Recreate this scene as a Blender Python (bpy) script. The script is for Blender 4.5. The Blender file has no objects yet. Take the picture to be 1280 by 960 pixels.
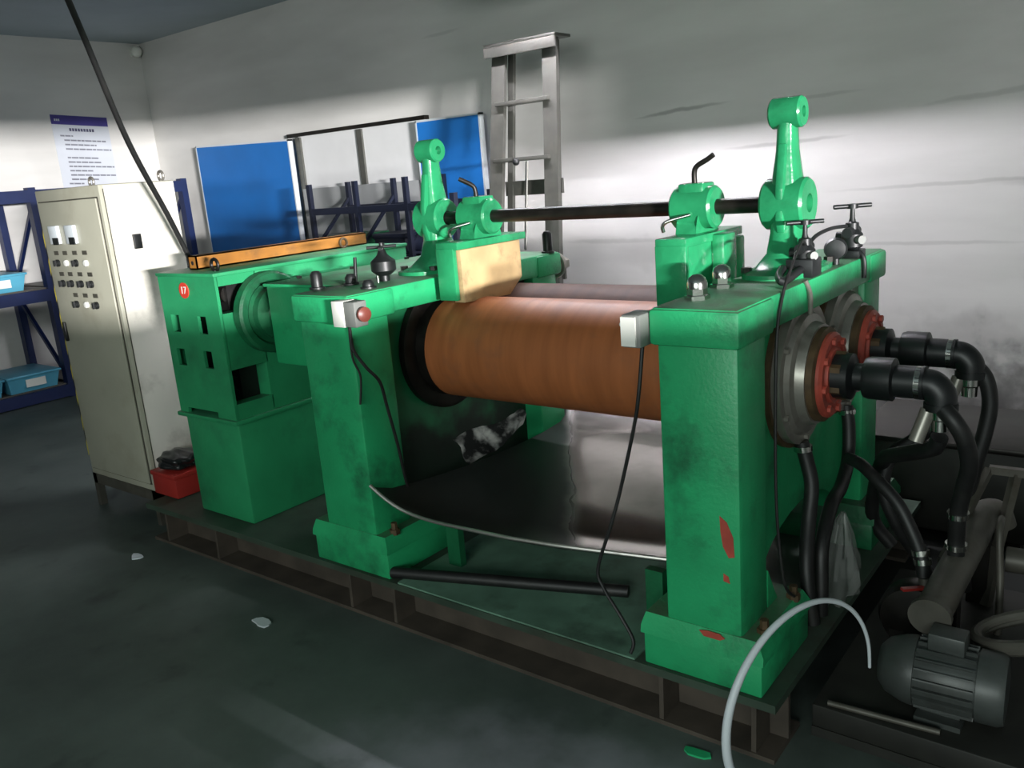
import bpy, bmesh, math, random
from mathutils import Vector, Matrix
random.seed(7)
C = bpy.context.scene.collection
SC = bpy.context.scene
PI = math.pi

# ------------------------------------------------------------------ camera
def cam_basis(yaw, pitch, roll):
    f = Vector((math.sin(yaw)*math.cos(pitch), math.cos(yaw)*math.cos(pitch), -math.sin(pitch)))
    r = Vector((math.cos(yaw), -math.sin(yaw), 0)); u = r.cross(f)
    r2 = math.cos(roll)*r + math.sin(roll)*u
    u2 = -math.sin(roll)*r + math.cos(roll)*u
    return r2, u2, f
cr, cu, cf = cam_basis(-0.673443, 0.242796, -0.0802637)
cam = bpy.data.objects.new('camera', bpy.data.cameras.new('camera'))
C.objects.link(cam)
M4 = Matrix(((cr.x, cu.x, -cf.x, 0), (cr.y, cu.y, -cf.y, 0), (cr.z, cu.z, -cf.z, 1.6), (0, 0, 0, 1)))
cam.matrix_world = M4
cam.data.sensor_width = 36.0
cam.data.lens = 1064.29/1280*36
cam.data.clip_start = 0.05
SC.camera = cam

# ------------------------------------------------------------------ world, lights, exposure
w = bpy.data.worlds.new('world'); SC.world = w; w.use_nodes = True
w.node_tree.nodes['Background'].inputs[0].default_value = (0.62, 0.72, 0.80, 1)
w.node_tree.nodes['Background'].inputs[1].default_value = 0.25

def area(name, loc, target, sx, sy, power, col, spread=180):
    l = bpy.data.lights.new(name, 'AREA'); l.shape = 'RECTANGLE'; l.size = sx; l.size_y = sy
    l.energy = power; l.color = col; l.spread = math.radians(spread)
    o = bpy.data.objects.new(name, l); C.objects.link(o); o.location = loc
    d = Vector(target) - Vector(loc)
    o.rotation_euler = d.to_track_quat('-Z', 'Y').to_euler()
    return o
# daylight arriving low through the window of the right wall, over the top of the mill
area('window_daylight', (14.0, -5.5, 1.9), (-6.5, 4.0, 1.8), 2.0, 0.3, 900, (1.0, 0.98, 0.98), 60)
# soft fill lamp added behind the camera for general brightness
area('front_fill', (0.3, -3.85, 1.95), (-2.0, 3.0, 1.0), 3.4, 1.3, 160, (0.90, 1.0, 0.96))

SC.view_settings.view_transform = 'Standard'
SC.view_settings.look = 'None'
SC.view_settings.gamma = 1.0
SC.view_settings.use_curve_mapping = False
SC.view_settings.exposure = 0.0

# ------------------------------------------------------------------ materials
def lin(c):
    def f(v):
        v /= 255.0
        return v/12.92 if v <= 0.04045 else ((v+0.055)/1.055)**2.4
    return (f(c[0]), f(c[1]), f(c[2]), 1)

def nodes(m): return m.node_tree.nodes, m.node_tree.links

def mat(name, col, rough=0.5, metal=0.0, var=0.25, scale=6.0, dirt=None, dirt_amt=0.0, dirt_scale=3.0,
        top_dust=None, top_amt=0.0, bump=0.0, bump_scale=60.0, stretch=None, spec=0.5):
    """noise-varied paint with optional dirt blotches and settled dust on upward faces"""
    m = bpy.data.materials.new(name); m.use_nodes = True
    n, l = nodes(m); b = n['Principled BSDF']
    b.inputs['Roughness'].default_value = rough; b.inputs['Metallic'].default_value = metal
    b.inputs['Specular IOR Level'].default_value = spec
    c = lin(col)
    geo = n.new('ShaderNodeNewGeometry')
    vec = geo.outputs['Position']
    if stretch:
        mp = n.new('ShaderNodeMapping'); mp.inputs['Scale'].default_value = stretch
        l.new(vec, mp.inputs['Vector']); vec = mp.outputs[0]
    nz = n.new('ShaderNodeTexNoise'); nz.inputs['Scale'].default_value = scale
    nz.inputs['Detail'].default_value = 6; l.new(vec, nz.inputs['Vector'])
    rp = n.new('ShaderNodeValToRGB')
    rp.color_ramp.elements[0].position = 0.3; rp.color_ramp.elements[1].position = 0.72
    lo = tuple(v*(1-var) for v in c[:3])+(1,); hi = tuple(min(1, v*(1+var)) for v in c[:3])+(1,)
    rp.color_ramp.elements[0].color = lo; rp.color_ramp.elements[1].color = hi
    l.new(nz.outputs['Fac'], rp.inputs[0]); out = rp.outputs[0]
    def mix(fac, a, bcol):
        mx = n.new('ShaderNodeMix'); mx.data_type = 'RGBA'
        l.new(fac, mx.inputs['Factor']); l.new(a, mx.inputs[6]); mx.inputs[7].default_value = bcol
        return mx.outputs[2]
    if dirt:
        n2 = n.new('ShaderNodeTexNoise'); n2.inputs['Scale'].default_value = dirt_scale
        n2.inputs['Detail'].default_value = 9; n2.inputs['Roughness'].default_value = 0.65
        l.new(geo.outputs['Position'], n2.inputs['Vector'])
        r2 = n.new('ShaderNodeMapRange'); r2.inputs[1].default_value = 0.52; r2.inputs[2].default_value = 0.72
        r2.inputs[4].default_value = dirt_amt
        l.new(n2.outputs['Fac'], r2.inputs[0]); out = mix(r2.outputs[0], out, lin(dirt))
    if top_dust:
        sx = n.new('ShaderNodeSeparateXYZ'); l.new(geo.outputs['Normal'], sx.inputs[0])
        n3 = n.new('ShaderNodeTexNoise'); n3.inputs['Scale'].default_value = 9; n3.inputs['Detail'].default_value = 7
        l.new(geo.outputs['Position'], n3.inputs['Vector'])
        r3 = n.new('ShaderNodeMapRange'); r3.inputs[1].default_value = 0.6; r3.inputs[2].default_value = 0.95
        l.new(sx.outputs[2], r3.inputs[0])
        r4 = n.new('ShaderNodeMapRange'); r4.inputs[1].default_value = 0.3; r4.inputs[2].default_value = 0.65
        r4.inputs[3].default_value = top_amt*0.45; r4.inputs[4].default_value = top_amt
        l.new(n3.outputs['Fac'], r4.inputs[0])
        mu = n.new('ShaderNodeMath'); mu.operation = 'MULTIPLY'
        l.new(r3.outputs[0], mu.inputs[0]); l.new(r4.outputs[0], mu.inputs[1])
        out = mix(mu.outputs[0], out, lin(top_dust))
    l.new(out, b.inputs['Base Color'])
    if bump:
        n4 = n.new('ShaderNodeTexNoise'); n4.inputs['Scale'].default_value = bump_scale; n4.inputs['Detail'].default_value = 4
        l.new(vec, n4.inputs['Vector'])
        bp = n.new('ShaderNodeBump'); bp.inputs['Strength'].default_value = bump; bp.inputs['Distance'].default_value = 0.01
        l.new(n4.outputs['Fac'], bp.inputs['Height']); l.new(bp.outputs[0], b.inputs['Normal'])
    return m

GREEN = mat('green_paint', (38, 160, 102), 0.42, var=0.16, scale=5, dirt=(26, 68, 48), dirt_amt=0.75, dirt_scale=4.5,
            top_dust=(86, 84, 74), top_amt=0.75, bump=0.12, bump_scale=90)
GREENG = mat('green_gloss', (38, 136, 88), 0.22, var=0.2, scale=7, dirt=(14, 60, 40), dirt_amt=0.5, dirt_scale=5, bump=0.15, bump_scale=45)
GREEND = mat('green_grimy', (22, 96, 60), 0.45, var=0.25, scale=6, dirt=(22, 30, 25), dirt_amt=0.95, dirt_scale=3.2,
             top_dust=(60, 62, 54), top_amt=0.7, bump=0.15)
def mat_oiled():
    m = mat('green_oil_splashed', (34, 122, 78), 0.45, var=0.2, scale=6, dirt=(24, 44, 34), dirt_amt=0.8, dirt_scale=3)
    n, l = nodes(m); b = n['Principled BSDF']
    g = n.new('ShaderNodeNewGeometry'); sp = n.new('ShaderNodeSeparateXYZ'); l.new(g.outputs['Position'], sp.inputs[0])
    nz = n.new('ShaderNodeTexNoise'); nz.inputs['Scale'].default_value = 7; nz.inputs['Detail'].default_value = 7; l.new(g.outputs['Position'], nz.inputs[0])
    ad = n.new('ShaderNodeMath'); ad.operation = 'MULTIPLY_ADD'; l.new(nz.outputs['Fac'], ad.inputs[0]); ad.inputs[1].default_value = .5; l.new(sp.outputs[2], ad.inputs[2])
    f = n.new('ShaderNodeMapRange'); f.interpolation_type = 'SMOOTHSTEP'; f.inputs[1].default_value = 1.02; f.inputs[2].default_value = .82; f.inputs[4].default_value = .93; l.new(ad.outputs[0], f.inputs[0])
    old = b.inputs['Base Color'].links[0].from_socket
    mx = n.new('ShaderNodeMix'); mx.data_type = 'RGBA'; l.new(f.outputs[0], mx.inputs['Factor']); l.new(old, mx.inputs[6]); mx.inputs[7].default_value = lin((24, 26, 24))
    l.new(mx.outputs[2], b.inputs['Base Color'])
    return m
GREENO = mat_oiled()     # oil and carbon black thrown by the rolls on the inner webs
GREENB = mat('green_gearbox', (40, 142, 92), 0.45, var=0.15, scale=4, dirt=(28, 66, 48), dirt_amt=0.5, dirt_scale=3,
             top_dust=(60, 92, 76), top_amt=0.6, bump=0.1)
ROLL = mat('roll_brown', (156, 92, 54), 0.52, spec=.3, var=0.16, scale=3.0, stretch=(9, 1, 1), dirt=(120, 82, 62), dirt_amt=0.55, dirt_scale=7, bump=0.05)
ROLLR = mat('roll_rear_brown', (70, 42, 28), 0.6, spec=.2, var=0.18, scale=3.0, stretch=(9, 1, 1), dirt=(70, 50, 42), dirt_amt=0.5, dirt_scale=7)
DARK = mat('dark_oily_steel', (38, 36, 33), 0.4, 0.6, var=0.35, scale=14, dirt=(62, 52, 42), dirt_amt=0.5)
BLACKRUB = mat('black_rubber', (24, 24, 24), 0.5, var=0.3, scale=20, dirt=(56, 54, 50), dirt_amt=0.35, dirt_scale=9)
BLACKP = mat('black_enamel', (22, 24, 25), 0.42, var=0.25, scale=16)
STEEL = mat('worn_steel', (150, 146, 138), 0.36, 0.55, var=0.25, scale=9, dirt=(82, 74, 64), dirt_amt=0.7, dirt_scale=6)
CHROME = mat('bright_steel', (205, 205, 200), 0.16, 1.0, var=0.12, scale=12)
TRAYM = mat('tray_sheet_steel', (178, 172, 168), 0.24, 0.88, var=0.22, scale=4, dirt=(120, 118, 112), dirt_amt=0.6, dirt_scale=4)
def tray_dark_reflection(m):
    n, l = nodes(m); b = n['Principled BSDF']
    g = n.new('ShaderNodeNewGeometry'); sp = n.new('ShaderNodeSeparateXYZ'); l.new(g.outputs['Position'], sp.inputs[0])
    nz = n.new('ShaderNodeTexNoise'); nz.inputs['Scale'].default_value = 5; nz.inputs['Detail'].default_value = 6; l.new(g.outputs['Position'], nz.inputs[0])
    ad = n.new('ShaderNodeMath'); ad.operation = 'MULTIPLY_ADD'; l.new(nz.outputs['Fac'], ad.inputs[0]); ad.inputs[1].default_value = .10
    sk = n.new('ShaderNodeMath'); sk.operation = 'MULTIPLY_ADD'; l.new(sp.outputs[1], sk.inputs[0]); sk.inputs[1].default_value = .667; l.new(sp.outputs[0], sk.inputs[2]); l.new(sk.outputs[0], ad.inputs[2])
    f = n.new('ShaderNodeMapRange'); f.interpolation_type = 'SMOOTHSTEP'; f.inputs[1].default_value = .02; f.inputs[2].default_value = -.08; l.new(ad.outputs[0], f.inputs[0])
    old = b.inputs['Base Color'].links[0].from_socket
    mx = n.new('ShaderNodeMix'); mx.data_type = 'RGBA'; l.new(f.outputs[0], mx.inputs['Factor']); l.new(old, mx.inputs[6]); mx.inputs[7].default_value = lin((48, 52, 50))
    l.new(mx.outputs[2], b.inputs['Base Color'])
    for k, lo, hi in (('Roughness', .13, .38), ('Metallic', .9, .25)):
        r = n.new('ShaderNodeMapRange'); r.inputs[3].default_value = lo; r.inputs[4].default_value = hi; l.new(f.outputs[0], r.inputs[0]); l.new(r.outputs[0], b.inputs[k])
tray_dark_reflection(TRAYM)     # dark reflection painted as a dull, darker left part of the tray
RIM = mat('tray_rim_steel', (176, 174, 168), 0.35, 0.8, var=0.15)
REDP = mat('red_oxide_paint', (170, 72, 58), 0.5, var=0.2, scale=18, dirt=(96, 44, 34), dirt_amt=0.5, dirt_scale=16)
RUST = mat('brown_rust', (84, 66, 44), 0.65, 0.2, var=0.35, scale=25)
BEIGE_LIT = mat('cabinet_side_lit', (212, 208, 198), 0.4, var=0.06, scale=3, dirt=(112, 106, 96), dirt_amt=0.5, dirt_scale=4)  # lighter copy of the cabinet beige, light on the side put into the colour
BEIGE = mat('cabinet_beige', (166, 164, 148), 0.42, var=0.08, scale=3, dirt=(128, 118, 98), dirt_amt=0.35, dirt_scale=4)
BEIGED = mat('cabinet_dark_trim', (70, 68, 60), 0.6)  # dark tone of the door seams and name plates
WHITEP = mat('white_plastic', (222, 222, 214), 0.4, var=0.06)
GREYP = mat('grey_plastic', (120, 122, 118), 0.45, var=0.1)
WOOD = mat('pale_block_board', (180, 154, 112), 0.55, var=0.16, scale=9, dirt=(96, 76, 56), dirt_amt=0.75, dirt_scale=7)
ORANGE = mat('ochre_steel', (146, 96, 38), 0.5, var=0.22, scale=9, dirt=(92, 68, 44), dirt_amt=0.7, dirt_scale=11)
BLUEB = mat('blue_board', (24, 106, 182), 0.55, var=0.08, scale=3)
BLUER = mat('rack_blue', (20, 34, 74), 0.4, var=0.15)
NAVY = mat('rack_navy', (20, 25, 42), 0.45, var=0.2)
CYAN = mat('bin_cyan', (84, 160, 186), 0.4, var=0.08)
PALE = mat('pale_edge', (200, 206, 210), 0.45, var=0.06)
ALU = mat('aluminium', (94, 94, 89), 0.42, 0.5, var=0.15, scale=10, dirt=(110, 106, 98), dirt_amt=0.5, dirt_scale=8)
GREYST = mat('grey_steel_pipe', (86, 83, 76), 0.5, 0.3, var=0.25, scale=10, dirt=(66, 58, 46), dirt_amt=0.7, dirt_scale=9)
MOTOR = mat('grey_motor_paint', (66, 70, 68), 0.42, 0.1, var=0.2, scale=9, dirt=(40, 40, 36), dirt_amt=0.7, dirt_scale=7)
SLABM = mat('oily_base_plate', (40, 40, 36), 0.6, 0.2, var=0.35, scale=8, dirt=(30, 30, 28), dirt_amt=0.8)
SKIDM = mat('skid_dusty_steel', (58, 74, 62), 0.55, 0.15, var=0.3, scale=7, dirt=(52, 48, 40), dirt_amt=0.8, dirt_scale=4)
SKIDG = mat('skid_green_steel', (106, 142, 122), 0.5, 0.1, var=0.25, scale=7, dirt=(56, 70, 60), dirt_amt=0.8, dirt_scale=4)
BROWND = mat('brown_dusty_steel', (70, 62, 54), 0.7, var=0.3, scale=9)
REDT = mat('red_box', (158, 44, 38), 0.42, var=0.12)
BAG = mat('black_film', (26, 27, 28), 0.2, var=0.3, scale=8)
YEL = mat('hazard_yellow', (196, 180, 60), 0.5, var=0.15)
PURP = mat('poster_purple', (62, 54, 130), 0.5, var=0.08)
PAPER = mat('poster_paper', (196, 200, 208), 0.5, var=0.03)
INK = mat('poster_ink', (120, 122, 132), 0.6)
INKD = mat('poster_ink_dark', (78, 78, 104), 0.6)
REDS = mat('badge_red', (196, 58, 44), 0.5, var=0.1)
GREENSCRAP = mat('green_film', (40, 170, 110), 0.4)
LENSR = mat('red_lens', (190, 50, 40), 0.25)
PINKBTN = mat('dull_red_button', (120, 62, 52), 0.4)

def mat_talc():
    m = mat('talc_dusted_rubber', (34, 34, 34), 0.55, var=0.3)
    n, l = nodes(m); b = n['Principled BSDF']
    g = n.new('ShaderNodeNewGeometry'); nz = n.new('ShaderNodeTexNoise'); nz.inputs['Scale'].default_value = 13; nz.inputs['Detail'].default_value = 9
    l.new(g.outputs['Position'], nz.inputs[0])
    r = n.new('ShaderNodeValToRGB'); r.color_ramp.elements[0].position = .45; r.color_ramp.elements[1].position = .62
    r.color_ramp.elements[0].color = lin((38, 38, 38)); r.color_ramp.elements[1].color = lin((206, 204, 200))
    l.new(nz.outputs['Fac'], r.inputs[0]); l.new(r.outputs[0], b.inputs['Base Color'])
    return m
TALC = mat_talc()

def mat_clear():
    m = bpy.data.materials.new('clear_film'); m.use_nodes = True
    b = nodes(m)[0]['Principled BSDF']
    b.inputs['Base Color'].default_value = lin((170, 172, 168)); b.inputs['Roughness'].default_value = 0.25
    b.inputs['Alpha'].default_value = 0.28
    return m
CLEAR = mat_clear()

def mat_wall(name, marks=()):
    """white distemper with scuffs; stains = (x, z, half-length, half-height, tilt, strength) on the wall plane"""
    m = bpy.data.materials.new(name); m.use_nodes = True
    n, l = nodes(m); b = n['Principled BSDF']; b.inputs['Roughness'].default_value = 0.8
    g = n.new('ShaderNodeNewGeometry'); pos = g.outputs['Position']
    mp = n.new('ShaderNodeMapping'); mp.inputs['Scale'].default_value = (0.5, 0.5, 2.2); l.new(pos, mp.inputs[0])
    nz = n.new('ShaderNodeTexNoise'); nz.inputs['Scale'].default_value = 1.6; nz.inputs['Detail'].default_value = 8
    l.new(mp.outputs[0], nz.inputs[0])
    r = n.new('ShaderNodeValToRGB'); r.color_ramp.elements[0].position = .3; r.color_ramp.elements[1].position = .7
    r.color_ramp.elements[0].color = lin((196, 194, 190)); r.color_ramp.elements[1].color = lin((216, 214, 210))
    l.new(nz.outputs['Fac'], r.inputs[0]); out = r.outputs[0]
    sp = n.new('ShaderNodeSeparateXYZ'); l.new(pos, sp.inputs[0])
    nb = n.new('ShaderNodeTexNoise'); nb.inputs['Scale'].default_value = 7; nb.inputs['Detail'].default_value = 6; l.new(pos, nb.inputs[0])
    def mth(op, a, bb):
        k = n.new('ShaderNodeMath'); k.operation = op
        for i, v in enumerate((a, bb)):
            if isinstance(v, (int, float)): k.inputs[i].default_value = v
            else: l.new(v, k.inputs[i])
        return k.outputs[0]
    for (x, z, hx, hz, tilt, s) in marks:
        dx = mth('SUBTRACT', sp.outputs[0], x)
        dz = mth('SUBTRACT', mth('SUBTRACT', sp.outputs[2], z), mth('MULTIPLY', dx, tilt))
        dz = mth('ADD', dz, mth('MULTIPLY', mth('SUBTRACT', nb.outputs['Fac'], 0.5), hz*1.6))
        d = mth('ADD', mth('POWER', mth('ABSOLUTE', mth('DIVIDE', dx, hx), 0), 2), mth('POWER', mth('ABSOLUTE', mth('DIVIDE', dz, hz), 0), 2))
        f = n.new('ShaderNodeMapRange'); f.inputs[1].default_value = 1.0; f.inputs[2].default_value = 0.0; f.inputs[4].default_value = s
        f.interpolation_type = 'SMOOTHSTEP'; l.new(d, f.inputs[0])
        mx = n.new('ShaderNodeMix'); mx.data_type = 'RGBA'; l.new(f.outputs[0], mx.inputs['Factor'])
        l.new(out, mx.inputs[6]); mx.inputs[7].default_value = lin((58, 56, 54)); out = mx.outputs[2]
    l.new(out, b.inputs['Base Color'])
    bp = n.new('ShaderNodeBump'); bp.inputs['Strength'].default_value = 0.15; bp.inputs['Distance'].default_value = 0.01
    l.new(nb.outputs['Fac'], bp.inputs['Height']); l.new(bp.outputs[0], b.inputs['Normal'])
    return m
WALLB = mat_wall('white_wall_scuffed', (
    (-2.50, 1.89, 0.36, 0.016, 0.06, 0.42), (-1.66, 1.88, 0.30, 0.014, 0.02, 0.18), (-1.85, 1.645, 0.42, 0.016, 0.03, 0.3),
    (-0.72, 1.80, 0.5, 0.02, 0.07, 0.2), (-0.95, 1.37, 0.75, 0.014, 0.02, 0.2), (-0.5, 1.36, 0.35, 0.03, 0.0, 0.15),
    (-1.1, 1.06, 0.6, 0.014, 0.0, 0.2), (-0.9, 0.45, 0.5, 0.3, 0.0, 0.22), (-3.0, 1.10, 0.5, 0.02, 0.0, 0.2),
    (-0.7, 0.05, 1.5, 0.5, 0.0, 0.85), (-2.62, 1.02, 0.45, 0.14, 0.0, 0.2), (-7.3, 2.03, 0.5, 0.012, 0.02, 0.15), (-4.4, 2.62, 0.22, 0.016, 0.04, 0.18)))  # widest entry: dark patch along the foot of the wall by the pumps
WALLP = mat_wall('white_wall')

def mat_floor():
    m = bpy.data.materials.new('sealed_dark_floor'); m.use_nodes = True
    n, l = nodes(m); b = n['Principled BSDF']; b.inputs['Specular IOR Level'].default_value = .28
    g = n.new('ShaderNodeNewGeometry')
    a = n.new('ShaderNodeTexNoise'); a.inputs['Scale'].default_value = 1.3; a.inputs['Detail'].default_value = 9; a.inputs['Roughness'].default_value = .62
    l.new(g.outputs['Position'], a.inputs[0])
    r = n.new('ShaderNodeValToRGB'); r.color_ramp.elements[0].position = .32; r.color_ramp.elements[1].position = .7
    r.color_ramp.elements[0].color = lin((60, 70, 65)); r.color_ramp.elements[1].color = lin((96, 106, 100))
    l.new(a.outputs['Fac'], r.inputs[0])
    s = n.new('ShaderNodeTexNoise'); s.inputs['Scale'].default_value = 5; s.inputs['Detail'].default_value = 8; l.new(g.outputs['Position'], s.inputs[0])
    f = n.new('ShaderNodeMapRange'); f.inputs[1].default_value = .6; f.inputs[2].default_value = .72; f.inputs[4].default_value = .5
    l.new(s.outputs['Fac'], f.inputs[0])
    mx = n.new('ShaderNodeMix'); mx.data_type = 'RGBA'; l.new(f.outputs[0], mx.inputs['Factor']); l.new(r.outputs[0], mx.inputs[6]); mx.inputs[7].default_value = lin((44, 48, 46))
    out = mx.outputs[2]
    sp = n.new('ShaderNodeSeparateXYZ'); l.new(g.outputs['Position'], sp.inputs[0])
    def patch(x, y, rx, ry, col, amt, prev):
        def mth(op, p, q):
            k = n.new('ShaderNodeMath'); k.operation = op
            for i, v in enumerate((p, q)):
                if isinstance(v, (int, float)): k.inputs[i].default_value = v
                else: l.new(v, k.inputs[i])
            return k.outputs[0]
        dx = mth('POWER', mth('ABSOLUTE', mth('DIVIDE', mth('SUBTRACT', sp.outputs[0], x), rx), 0), 2)
        dy = mth('POWER', mth('ABSOLUTE', mth('DIVIDE', mth('SUBTRACT', sp.outputs[1], y), ry), 0), 2)
        d = mth('ADD', mth('ADD', dx, dy), mth('MULTIPLY', mth('SUBTRACT', s.outputs['Fac'], .5), 1.2))
        f2 = n.new('ShaderNodeMapRange'); f2.interpolation_type = 'SMOOTHSTEP'
        f2.inputs[1].default_value = 1.1; f2.inputs[2].default_value = .15; f2.inputs[4].default_value = amt; l.new(d, f2.inputs[0])
        m2 = n.new('ShaderNodeMix'); m2.data_type = 'RGBA'; l.new(f2.outputs[0], m2.inputs['Factor']); l.new(prev, m2.inputs[6]); m2.inputs[7].default_value = lin(col)
        return m2.outputs[2]
    out = patch(-.3, 3.7, 2.6, 1.9, (26, 26, 25), .9, out)        # darker patch around the pumps and behind the mill
    out = patch(-1.0, 1.25, 1.0, .62, (150, 150, 158), .75, out)  # paler patch in front of the mill
    l.new(out, b.inputs['Base Color'])
    rr = n.new('ShaderNodeMapRange'); rr.inputs[3].default_value = .42; rr.inputs[4].default_value = .62; l.new(a.outputs['Fac'], rr.inputs[0])
    l.new(rr.outputs[0], b.inputs['Roughness'])
    bp = n.new('ShaderNodeBump'); bp.inputs['Strength'].default_value = .12; bp.inputs['Distance'].default_value = .01
    l.new(s.outputs['Fac'], bp.inputs['Height']); l.new(bp.outputs[0], b.inputs['Normal'])
    return m
FLOORM = mat_floor()
def mat_emit(name, col, strength):
    m = bpy.data.materials.new(name); m.use_nodes = True
    b = nodes(m)[0]['Principled BSDF']; b.inputs['Emission Color'].default_value = (*col, 1); b.inputs['Emission Strength'].default_value = strength
    return m
TUBEM = mat_emit('lit_tube', (.985, .945, 1.03), 800)
CEILM = mat('ceiling_board', (160, 172, 176), 0.8, var=0.08, scale=2)

# ------------------------------------------------------------------ mesh helpers
def V(*a): return Vector(a)

class MB:
    """collects shapes into one mesh"""
    def __init__(self): self.bm = bmesh.new()
    def box(self, x0, x1, y0, y1, z0, z1, bev=0.0, seg=2):
        r = bmesh.ops.create_cube(self.bm, size=1)
        vs = r['verts']
        for v in vs:
            v.co = V((x0+x1)/2 + v.co.x*(x1-x0), (y0+y1)/2 + v.co.y*(y1-y0), (z0+z1)/2 + v.co.z*(z1-z0))
        if bev:
            es = list({e for v in vs for e in v.link_edges})
            bmesh.ops.bevel(self.bm, geom=es, offset=bev, segments=seg, profile=.5, affect='EDGES')
        return self
    def beam(self, p, q, wx, wy, up=(0, 0, 1), bev=0.0):
        """rectangular bar from p to q"""
        p, q = Vector(p), Vector(q); d = (q-p); L = d.length; d.normalize()
        s = d.cross(Vector(up)); s.normalize(); u = s.cross(d)
        r = bmesh.ops.create_cube(self.bm, size=1); vs = r['verts']
        for v in vs:
            c = v.co.copy(); v.co = (p+q)/2 + d*c.x*L + s*c.y*wx + u*c.z*wy
        if bev:
            es = list({e for v in vs for e in v.link_edges})
            bmesh.ops.bevel(self.bm, geom=es, offset=bev, segments=1, profile=.5, affect='EDGES')
        return self
    def lathe(self, prof, o=(0, 0, 0), axis=(0, 0, 1), seg=32, close=True):
        """prof = [(radius, height along axis)...]"""
        a = Vector(axis).normalized(); o = Vector(o)
        t = Vector((1, 0, 0)) if abs(a.x) < .9 else Vector((0, 1, 0))
        s = a.cross(t).normalized(); u = a.cross(s)
        rings = []
        for r, h in prof:
            if r < 1e-6: rings.append([self.bm.verts.new(o+a*h)])
            else: rings.append([self.bm.verts.new(o+a*h+(s*math.cos(2*PI*i/seg)+u*math.sin(2*PI*i/seg))*r) for i in range(seg)])
        for A, B in zip(rings, rings[1:]):
            for i in range(seg):
                j = (i+1) % seg
                if len(A) == 1 and len(B) == 1: continue
                if len(A) == 1: f = (A[0], B[j], B[i])
                elif len(B) == 1: f = (A[i], A[j], B[0])
                else: f = (A[i], A[j], B[j], B[i])
                self.bm.faces.new(f)
        if close:
            for R in (rings[0], rings[-1]):
                if len(R) > 2: self.bm.faces.new(R)
        return self
    def cyl(self, p, q, r, r2=None, seg=24):
        p, q = Vector(p), Vector(q)
        return self.lathe([(r, 0), (r if r2 is None else r2, (q-p).length)], p, q-p, seg)
    def sphere(self, c, r, sc=(1, 1, 1), seg=20):
        rs = bmesh.ops.create_uvsphere(self.bm, u_segments=seg, v_segments=seg//2, radius=1)
        for v in rs['verts']: v.co = V(c[0]+v.co.x*r*sc[0], c[1]+v.co.y*r*sc[1], c[2]+v.co.z*r*sc[2])
        return self
    def tube(self, pts, r, seg=12, n=8, closed=False, radii=None):
        """smooth tube through the points"""
        P = [Vector(p) for p in pts]; Q = []; RR = []
        N = len(P); last = N if closed else N-1
        for i in range(last):
            g = lambda k: P[k % N] if closed else P[max(0, min(N-1, k))]
            p0, p1, p2, p3 = g(i-1), g(i), g(i+1), g(i+2)
            for k in range(n):
                t = k/n
                Q.append(0.5*((2*p1)+(p2-p0)*t+(2*p0-5*p1+4*p2-p3)*t*t+(3*p1-p0-3*p2+p3)*t**3))
                if radii: RR.append(radii[i]*(1-t)+radii[(i+1) % N]*t)
        if not closed:
            Q.append(P[-1])
            if radii: RR.append(radii[-1])
        M = len(Q); rings = []; nrm = None
        for i in range(M):
            a = Q[(i-1) % M] if closed or i > 0 else Q[0]; b = Q[(i+1) % M] if closed or i < M-1 else Q[-1]
            d = (b-a); d.normalize()
            if nrm is None:
                nrm = d.cross(Vector((0, 0, 1)) if abs(d.z) < .9 else Vector((1, 0, 0))).normalized()
            nrm = (nrm - d*nrm.dot(d)).normalized(); bn = d.cross(nrm)
            rr = RR[i] if radii else r
            rings.append([self.bm.verts.new(Q[i]+(nrm*math.cos(2*PI*k/seg)+bn*math.sin(2*PI*k/seg))*rr) for k in range(seg)])
        for i in range(M if closed else M-1):
            A, B = rings[i], rings[(i+1) % M]
            for k in range(seg): self.bm.faces.new((A[k], A[(k+1) % seg], B[(k+1) % seg], B[k]))
        if not closed:
            self.bm.faces.new(rings[0]); self.bm.faces.new(rings[-1])
        return self
    def prism(self, poly, axis, a, b, bev=0.0):
        """poly in the plane normal to axis: 'x' -> (y,z), 'y' -> (x,z), 'z' -> (x,y); extruded from a to b"""
        def mk(p, h):
            if axis == 'x': return V(h, p[0], p[1])
            if axis == 'y': return V(p[0], h, p[1])
            return V(p[0], p[1], h)
        A = [self.bm.verts.new(mk(p, a)) for p in poly]; B = [self.bm.verts.new(mk(p, b)) for p in poly]
        fs = [self.bm.faces.new(A), self.bm.faces.new(B)]
        k = len(poly)
        for i in range(k): fs.append(self.bm.faces.new((A[i], A[(i+1) % k], B[(i+1) % k], B[i])))
        if bev:
            es = list({e for f in fs for e in f.edges})
            bmesh.ops.bevel(self.bm, geom=es, offset=bev, segments=2, profile=.5, affect='EDGES')
        return self
    def loft(self, secs, cap=True):
        """list of equal-length point loops"""
        R = [[self.bm.verts.new(Vector(p)) for p in s] for s in secs]; k = len(R[0])
        for A, B in zip(R, R[1:]):
            for i in range(k): self.bm.faces.new((A[i], A[(i+1) % k], B[(i+1) % k], B[i]))
        if cap: self.bm.faces.new(R[0]); self.bm.faces.new(R[-1])
        return self
    def poly(self, pts):
        self.bm.faces.new([self.bm.verts.new(Vector(p)) for p in pts]); return self

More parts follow.
